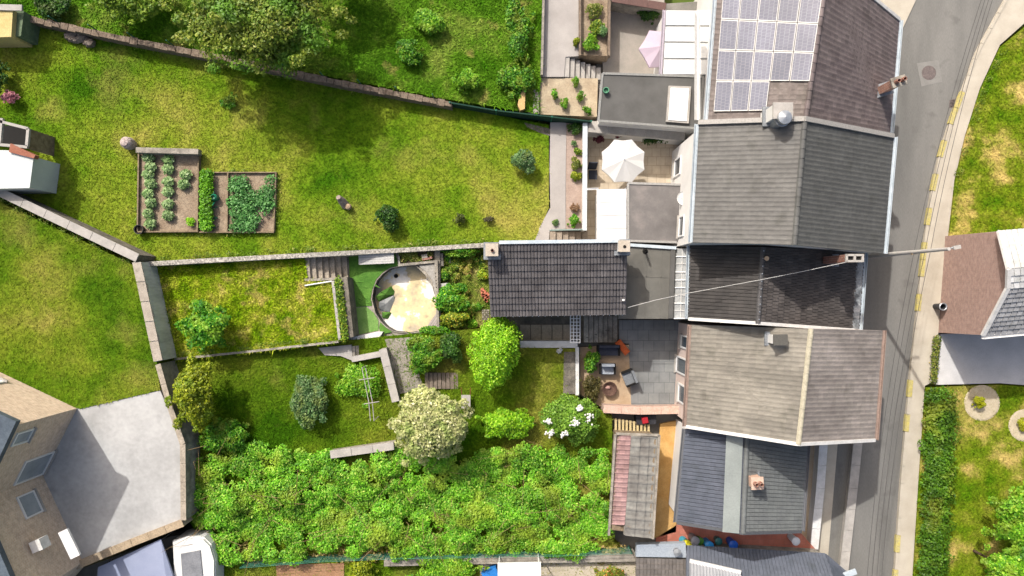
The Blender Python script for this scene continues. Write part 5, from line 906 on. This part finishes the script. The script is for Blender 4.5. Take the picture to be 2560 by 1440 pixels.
# stairs, path and walls of the lower garden
s7 = thing('lower_steps', 'shaded grey steps below the low pale wall', 'steps', P(912, 878, 2.2))
for i in range(8): MB().prism(pp([(878 + i * 9.5, 866 - i), (887 + i * 9.5, 865 - i), (888 + i * 9.5, 892 - i * 1.5), (880 + i * 9.5, 893 - i * 1.5)], ZB(880) + .15 - i * .12), 1.0).part('step', CONC, s7)
MB().prism(pp([(796, 870), (878, 862), (882, 902), (852, 890), (812, 888)], ZB(840) + .12), 2.0).top('landing_slab', CONCL, 'pale concrete landing left of the shaded steps', 'slab')
MB().beam(P(880, 898, ZB(880) + .2), P(955, 884, ZB(880) + .1), .3, .3).top('step_kerb', CONCL, 'pale kerb below the shaded steps', 'kerb', P(915, 892, 2.3))
wall('white_garden_wall', 'white slanting wall below the steps beside the path', [P(957, 872, 3.1), P(990, 1004, 3.0)], .3, 1.0, CONC, cap=CONCL, caplen=1.0)
wall('low_white_wall', 'short white wall at the foot of the cream tree', [P(826, 1136, 3.2), P(985, 1114, 3.1)], .3, 1.0, CONC, cap=CONCL, caplen=1.0)
ground('garden_track', 'grey paved track from the pool terrace into the lower garden', [(962, 848), (1040, 842), (1046, 930), (1060, 972), (1000, 985), (972, 880)], lambda q: ZB(q) + .03, CONC)
dk2 = thing('plank_steps', 'grey plank steps between round bush and cream tree', 'steps', PZ(1102, 950, ZB))
for i in range(8): MB().prism(pp([(1062 + i * 10.5, 932), (1071 + i * 10.5, 932), (1072 + i * 10.5, 972), (1063 + i * 10.5, 972)], ZB(1062) + .25 - i * .05), 1.2).part('plank', mat('brown_grey_plank', [S(116, 104, 92), S(146, 132, 118)], 3), dk2)
bn = thing('wheelbarrow', 'white and rust wheelbarrow at the edge of the small lawn', 'wheelbarrow', PZ(1158, 995, ZB)); p = PZ(1166, 1000, ZB)
MB().hexa([p + Vector((-.15, -.3, .2)), p + Vector((.15, -.3, .2)), p + Vector((.15, .2, .2)), p + Vector((-.15, .2, .2))], [p + Vector((-.25, -.4, .45)), p + Vector((.25, -.4, .45)), p + Vector((.25, .35, .45)), p + Vector((-.25, .35, .45))]).part('tray', CONCL, bn)
for sx in (-1, 1): MB().tube([p + Vector((sx * .08, -.55, .15)), p + Vector((sx * .22, .3, .3)), p + Vector((sx * .26, .75, .45))], .02, 6).part('handle', mat('rust_tube', [S(150, 84, 60)], 3), bn)
MB().tube([p + Vector((-.04, -.55, .16)), p + Vector((.04, -.55, .16))], .16, 14).part('wheel', DARK, bn)
cl = thing('bean_frame', 'thin pale pole frame standing in the green lower garden', 'plant frame', PZ(922, 980, ZB)); zc = ZB(922) + 1.2
for off in (0, 9): MB().tube([P(905 + off, 920, zc), P(922 + off, 1005, zc), P(926 + off, 1052, zc)], .022, 6).part('rail', CONCL, cl)
for y, x in ((948, 912), (1008, 924)): MB().tube([P(x - 14, y + 2, zc + .03), P(x + 24, y - 4, zc + .03)], .022, 6).part('crossbar', CONCL, cl)
for x, y in ((905, 920), (935, 1052)): p = P(x, y, zc); MB().tube([Vector((p.x, p.y, 1.5)), p], .025, 6).part('post', CONCL, cl)
wall('boundary_wall', 'beige boundary wall between concrete patio and lower garden', [P(396, 910, 4.75), P(424, 1010, 4.75), P(458, 1110, 4.75), P(460, 1300, 4.7)], .22, 1.5, CONC, capw=.03, cap=mat('beige_coping', [S(158, 148, 132), S(190, 178, 160)], 2.5, .95, .25, 12), caplen=1.0)
wall('patio_edge_wall', 'tan edge wall along the bottom of the concrete patio', [P(458, 1306, 4.6), P(330, 1356, 4.6), P(190, 1414, 4.6)], .36, 1.5, BRICKP, capw=.02, cap=mat('tan_coping', [S(168, 150, 124), S(194, 174, 146)], 2.5, .95, .25, 12), caplen=1.0)
ground('lane', 'grey lane below the concrete patio', [(430, 1340), (520, 1330), (560, 1660), (100, 1660), (180, 1430)], 2.0, ASPH)
aw = thing('lavender_awning', 'pale lavender awning roof at the bottom left', 'awning', P(340, 1430, 2.0)); AWM = mat('lavender_canvas', [S(154, 163, 190), S(166, 175, 200)], 1, .7, .03)
r0, r1 = P(402, 1348, 4.4), P(430, 1560, 4.4); MB().hexa([P(245, 1418, 3.9), P(230, 1580, 3.9), r1 - Vector((0, 0, .05)), r0 - Vector((0, 0, .05))], [P(245, 1418, 3.95), P(230, 1580, 3.95), r1, r0]).part('canvas', AWM, aw); MB().hexa([r0 - Vector((0, 0, .05)), r1 - Vector((0, 0, .05)), P(470, 1560, 4.0), P(436, 1440, 4.0)], [r0, r1, P(470, 1560, 4.05), P(436, 1440, 4.05)]).part('canvas', AWM, aw)
for x, y in ((250, 1420), (400, 1352), (432, 1440)): p = P(x, y, 3.9); MB().tube([Vector((p.x, p.y, 2)), p], .03, 6).part('post', STEEL, aw)
cv = thing('caravan', 'white rounded caravan roof below the beige wall', 'caravan', P(495, 1400, 2.0)); CVM = mat('caravan_white', [S(232, 232, 228), S(242, 242, 238)], 1, .4, .03, bump=0)
poly = [(432, 1352), (470, 1340), (510, 1342), (528, 1360), (540, 1400), (540, 1520), (440, 1520)]
MB().prism(pp(poly, 4.0), 2.4).part('body', CVM, cv); pc = sum(pp(poly, 4.2), Vector()) / 7; MB().prism([p.lerp(pc, .12) for p in pp(poly, 4.15)], 4.002).part('roof', CVM, cv)
MB().prism(pp([(452, 1385), (500, 1376), (506, 1440), (456, 1444)], 4.22), 4.152).part('roof_hatch', mat('smoke_plastic', [S(120, 122, 126), S(150, 152, 156)], 2, .3), cv)
for x in (450, 530): p = P(x, 1460, 2.3); MB().tube([p + Vector((-.1, 0, 0)), p + Vector((.1, 0, 0))], .3, 16).part('wheel', DARK, cv)
# ------------------------------------------------------------------ sheds and clutter between the lower houses
sh2 = thing('long_shed', 'long shed with grey sheeting and a faded maroon tile strip', 'shed', P(1585, 1210, ZPAT - .3)); zq = 3.2
pts4 = [(1540, 1086), (1648, 1090), (1632, 1345), (1524, 1335)]
MB().prism([p + Vector((0, 0, -.2)) for p in pp([(1546, 1092), (1642, 1096), (1626, 1338), (1530, 1328)], zq)], .3).part('wall', WOOD, sh2)
MAR = tmat('maroon_tile', (150, 118, 116), (172, 140, 138)); slope(sh2, [P(1526, 1310, 2.9), P(1542, 1088, 2.9), P(1578, 1090, 3.3), P(1562, 1312, 3.3)], .25, .3, MAR, 'roll')
slope(sh2, [P(1644, 1092, 2.9), P(1630, 1345, 2.9), P(1561, 1338, 3.31), P(1578, 1090, 3.31)], .5, .6, mat('mossy_sheet', [S(128, 124, 118), S(160, 158, 150)], 1.1, .9, .2, 6, vary='attr', vamt=.06), 'roll')
for a, b in (((1540, 1084), (1648, 1088)), ((1648, 1088), (1632, 1347)), ((1538, 1086), (1522, 1338))): MB().beam(P(*a, 3.05), P(*b, 3.05), .12, .14).part('edge_board', CONC, sh2)
ground('wood_deck_strip', 'orange brown gravel strip beside the slate house', [(1650, 1060), (1700, 1050), (1690, 1330), (1636, 1345)], ZPAT - .1, mat('ochre_gravel', [S(206, 158, 92), S(228, 186, 120)], 1.2, .95, .15, 14))
pf = thing('slat_fence', 'pale slatted pallet fence above the long shed', 'fence', P(1580, 1060, ZPAT))
for i in range(10): p = P(1536 + i * 9, 1050 + i * 1.5, ZPAT - .1); MB().obox(p + Vector((0, -.25, .5)), (.06, 0, 0), (0, .45, .0), (0, 0, .03)).part('slat', mat('pale_straw_wood', [S(200, 180, 130), S(220, 202, 156)], 3), pf)
MB().beam(P(1532, 1048, ZPAT + .36), P(1622, 1062, ZPAT + .36), .08, .06).part('rail', WOOD, pf)
MB().prism(pp([(1590, 1038), (1640, 1036), (1640, 1060), (1592, 1062)], ZPAT + .5), .4).top('dark_box', mat('dark_crate', [S(44, 44, 50), S(70, 70, 76)], 3), 'dark storage box below the pinkish brick wall', 'box'); MB().obox(P(1612, 1050, ZPAT + .62), (.16, .03, 0), (-.03, .16, 0), (0, 0, .12)).top('red_canister', mat('red_plastic', [S(180, 40, 50)], 2, .4), 'small red canister standing on the dark box', 'canister')
ground('red_tile_yard', 'salmon tiled yard strip between the two slate roofs', [(1640, 1345), (1692, 1312), (2000, 1330), (2056, 1392), (1700, 1372), (1640, 1380)], ZPAT - .1, mat('salmon_tile', [S(196, 120, 100), S(212, 140, 120)], 1.5, .8, .08, brick=(S(204, 128, 108), S(194, 116, 96), S(170, 120, 104), .3, .3, .01)))
def bin_(label, px, py, col, lid=None, h=.8, r=.24):
    p = P(px, py, ZPAT - .08); t = thing('waste_bin', label, 'bin', p); m = mat('bin_' + label.split()[0] + label.split()[1], [S(*col)], 2, .4, .04, bump=0)
    MB().lathe(p, [(0, 0), (r * .75, 0), (r, h), (r * .9, h), (0, h - .05)], 14).part('body', m, t); MB().lathe(p, [(r * 1.08, h), (r * 1.08, h + .04), (r * .6, h + .1), (0, h + .12)], 14).part('lid', mat('lid_' + label.split()[0] + label.split()[1], [S(*(lid or col))], 2, .4, .04, bump=0), t)
bin_('turquoise bin with yellow lid below the slate house', 1706, 1349, (60, 190, 214), (224, 214, 40), .8, .28); bin_('grey bin beside the turquoise bin', 1728, 1339, (140, 140, 146)); bin_('green tub in the row of bins', 1744, 1345, (90, 150, 60), None, .5, .2); bin_('bright blue bin in the middle of the row', 1763, 1351, (40, 140, 210)); bin_('teal tub beside the bright blue bin', 1790, 1345, (50, 110, 110), None, .5, .2); bin_('deep blue bin at the end of the row', 1822, 1349, (30, 90, 190))
bin_('white gas bottle at the corner of the slate house', 1975, 1340, (226, 226, 228), None, .8, .22)
wall('front_wall', 'low white front wall beside the slate house', [P(2058, 1104, .7), P(2050, 1220, .7), P(2034, 1372, .7)], .36, -.2, WALLW, cap=WHITEW, caplen=1.2)
wall('kerb_wall', 'pale raised kerb between driveway and street', [P(2144, 1104, .3), P(2132, 1220, .3), P(2108, 1430, .3)], .4, -.2, CONCL, cap=CONCL, caplen=1.2)
ground('front_yard', 'beige front yard strip beside the slate house', [(1990, 1100), (2056, 1100), (2034, 1385), (1980, 1360)], .06, mat('beige_yard', [S(196, 178, 152), S(212, 196, 172)], 1, .9, .08)); ground('front_drive', 'beige drive between front wall and kerb', [(2062, 1100), (2095, 1100), (2070, 1395), (2040, 1385)], .05, PAVE)
# bottom edge clutter
tf = thing('mesh_fence', 'teal mesh fence along the foot of the thicket', 'fence', PZ(1280, 1392, ZB))
fpts = [PZ(x, y, lambda q: ZB(q) + 1.0) for x, y in ((600, 1420), (800, 1405), (960, 1398), (1180, 1394), (1400, 1390), (1580, 1384))]
for i in range(len(fpts)): MB().tube([fpts[i] - Vector((0, 0, 1.2)), fpts[i]], .03, 6).part('post', GREENF, tf)
for i in range(len(fpts) - 1):
    mb = MB()
    for k in range(6): mb.tube([fpts[i] - Vector((0, 0, .18 * k)), fpts[i + 1] - Vector((0, 0, .18 * k))], .012, 4)
    mb.part('wire_mesh', mat('teal_wire', [S(70, 140, 124)], 2), tf, None, 'stuff')
wall('bottom_wall', 'grey stone wall below the teal mesh fence', [PZ(960, 1408, lambda q: ZB(q) + .5), PZ(1220, 1402, lambda q: ZB(q) + .5), PZ(1590, 1396, lambda q: ZB(q) + .5)], .35, .3, CONC)
ground('bottom_patio', 'beige patio at the bottom edge', [(1200, 1410), (1590, 1402), (1590, 1640), (1200, 1640)], lambda q: ZB(q) + .04, mat('beige_patio2', [S(190, 178, 156), S(208, 196, 174)], 1.5, .9, .08))
wc = thing('white_canopy', 'white flat canopy at the bottom edge', 'canopy', P(1300, 1480, ZB(1300))); MB().prism(pp([(1244, 1408), (1352, 1406), (1354, 1560), (1246, 1560)], 3.6), 3.5).part('roof_sheet', PLAST, wc)
for x, y in ((1248, 1412), (1348, 1410), (1350, 1556), (1250, 1556)): p = P(x, y, 3.5); MB().tube([Vector((p.x, p.y, 1.4)), p], .04, 8).part('post', WHITEW, wc)
MB().obox(P(1226, 1430, 2.3), (.4, .16, 0), (-.1, .22, 0), (0, 0, .3)).top('blue_slide', mat('blue_plastic', [S(50, 130, 210)], 2, .4), 'blue plastic toy beside the white canopy', 'toy')
ground('brown_path', 'brown earth path at the bottom edge', [(690, 1412), (860, 1408), (860, 1600), (700, 1600)], lambda q: ZB(q) + .05, mat('brown_earth', [S(156, 116, 84), S(180, 140, 106)], 2))
shrub('bright bush at the bottom edge left of the white canopy', 1110, 1425, ZB(1110), 2.2, .7, .7, 4200, .16, G1, k=14); shrub('orange flowering bush at the bottom edge', 1520, 1440, ZB(1520), .9, .6, .6, 1600, .14, leafmat('orange_flower_leaf', S(80, 110, 30), S(150, 150, 50), S(220, 140, 80)), k=9); shrub('dull green bush at the bottom edge of the thicket', 900, 1425, ZB(900), 1.0, .6, .6, 1500, .15, G3, k=9)
# ------------------------------------------------------------------ street furniture
up_ = thing('utility_pole', 'tall white concrete utility pole with lamp beside the row houses', 'utility pole', P(2108, 646, 0)); b = P(2108, 646, 0); H = 9.7
MB().tube([b, b + Vector((0, 0, H))], [.14, .075], 14).part('pole', mat('white_concrete_pole', [S(186, 182, 176), S(204, 200, 194)], 3, .8, .05), up_)
MB().tube([b + Vector((0, 0, H - .3)), b + Vector((.1, .05, H + .02)), b + Vector((.2, .06, H + .04))], .035, 8).part('lamp_arm', STEEL, up_); MB().obox(b + Vector((.3, .07, H + .05)), (.16, .03, 0), (-.02, .08, 0), (0, 0, .05)).part('lamp_head', CONCL, up_)
for z in (7.0,): MB().beam(b + Vector((-.1, -.1, z)), b + Vector((.8, .1, z)), .08, .1).part('crossarm', WOOD, up_)
WIRE = mat('dark_wire', [S(84, 82, 80)], 2, .6)
for i in range(4):
    a = P(2466 + i * 9, -40, 7.2); m_ = b + Vector((.0 + i * .26, .0, 7.05)); c = P(2165 + i * 12, 1480, 6.6); pts = []
    for k in range(13): t = k / 12; pts.append(a.lerp(m_, t) + Vector((0, 0, -.35 * 4 * t * (1 - t))))
    for k in range(1, 17): t = k / 16; pts.append(m_.lerp(c, t) + Vector((0, 0, -.5 * 4 * t * (1 - t))))
    MB().tube(pts, .012, 5).top('power_line', WIRE, ['leftmost', 'second from the left', 'third from the left', 'rightmost'][i] + ' of the dark wires above the street', 'wire', m_, 'overhead wires above the street')
pbn = thing('litter_bin', 'small black bin on the pavement by the brick facade', 'bin', P(2338, 766, .13)); MB().lathe(P(2338, 766, .13), [(0, 0), (.16, 0), (.2, .7), (.22, .72), (.16, .72), (.14, .2), (0, .2)], 16).part('body', mat('black_metal', [S(44, 46, 50), S(66, 68, 72)], 4, .5), pbn); MB().lathe(P(2338, 766, .13), [(.225, .71), (.235, .76), (.2, .78), (.16, .74)], 16).part('rim', STEEL, pbn)
dn_ = thing('storm_drain', 'dark iron drain in the gutter by the yellow kerb', 'drain', P(2382, 258, 0)); 
MB().prism(pp([(2374, 250), (2390, 246), (2388, 268), (2372, 270)], .012), .002).part('frame', MATS['rusty_iron'], dn_)
for i in range(5): MB().prism(pp([(2376 + .1, 252 + i * 3.4), (2387, 250 + i * 3.4), (2387, 251.6 + i * 3.4), (2376, 253.6 + i * 3.4)], .018), .012).part('grate_bar', DARK, dn_)
fr = thing('side_planter', 'scrubby planted strip at the corner of the driveway', 'planter', P(2338, 915, .13)); props(link('scrub', leaves([(*P(2341 - i * 1.2, 850 + i * 14, .3), .25, .3, .25) for i in range(8)], 900, .11, WL[fr.name]), WEED2, fr), None, None, None, 'stuff')

wall('plot_edging', 'thin concrete edging between walled lawn and lower garden', [P(436, 898, ZLAWN + .05), P(640, 877, ZLAWN + .05), P(846, 854, ZLAWN + .05)], .12, 1.5, CONC)

for x, y, r, lm, lb in ((1118, 648, .3, G8, 'leafy weed clump beside the worn stone steps'), (1178, 634, .45, G2, 'dense weed clump along the party wall near the chimney'), (1204, 648, .3, G5, 'dark weed clump under the annex chimney'), (1140, 662, .38, WEED, 'yellowing weeds in the upper garden strip'), (1160, 790, .4, G8, 'leafy clump in the lower garden strip'), (1182, 806, .35, G1, 'bright clump at the bottom of the garden strip'), (1196, 768, .28, G2, 'small clump near the checkered paving'), (1150, 720, .42, G8, 'broad leafy clump beside the pale board'), (1112, 806, .4, G2, 'green clump against the corner deck'), (1168, 678, .3, GARW, 'dry tuft in the middle of the garden strip')): shrub(lb, x, y, ZGAR, r, r, r * .7, int(1900 * r), .12, lm, k=9, rr=.36)

bl = [(p[0], p[1], ZGAR + .1, random.uniform(.12, .3), random.uniform(.12, .3), random.uniform(.1, .35)) for p in scatter([(1100, 622), (1216, 612), (1220, 700), (1196, 700), (1186, 806), (1102, 826)], ZGAR, 7)]
props(link('strip_weeds', leaves(bl, 6500, .10, P(1155, 715, ZGAR), .6, .1), leafmat('loose_weed_leaf', S(74, 116, 22), S(140, 172, 46), S(206, 190, 96), .7, 1.3, alt=S(160, 156, 66), asc=1.4), None, P(1155, 715, ZGAR)), 'loose mixed weeds overgrowing the garden strip beside the pool', 'weeds', None, 'stuff')
def fringe(label, pts, zf, n, lm, spread=5, size=.11):
    b = []
    for _ in range(n):
        i = random.randrange(len(pts) - 1); t = random.random(); x = pts[i][0] + (pts[i + 1][0] - pts[i][0]) * t; y = pts[i][1] + (pts[i + 1][1] - pts[i][1]) * t + random.uniform(-spread, spread); p = PZ(x, y, zf); r = random.uniform(.06, .2); b.append((p.x, p.y, p.z + .03, r * 1.5, r, r * random.uniform(.6, 1.3)))
    o = Vector(b[0][:3]); props(link('grass_fringe', leaves(b, n * 12, size, o, .4, .1, .3), lm, None, o), label, 'grass', None, 'stuff')
FR = leafmat('long_grass_leaf', S(74, 112, 24), S(134, 160, 52), S(190, 176, 96), .75, 1.25)
fringe('long grass along the upper side of the party wall', [(360, 648), (760, 626), (1210, 602)], ZU, 130, FR, 4); fringe('long grass along the foot of the brown stone wall', [(70, 60), (560, 160), (1120, 274)], ZU, 150, FR, 4); fringe('tufts along the edge of the small walled lawn', [(440, 886), (840, 844)], ZLAWN, 70, FR, 5); fringe('tufts along the retaining wall of the small lawn', [(392, 672), (440, 886)], ZLAWN, 30, FR, 3); fringe('long grass along the diagonal wall', [(0, 498), (334, 656)], ZLEFT, 60, FR, 5); fringe('ragged grass along the edge of the pavement', [(2384, 480), (2420, 340), (2460, 225), (2510, 122)], .16, 60, FR, 4); fringe('long grass round the vegetable plots', [(346, 382), (344, 584), (690, 586), (694, 430), (505, 430)], ZU, 80, FR, 3)
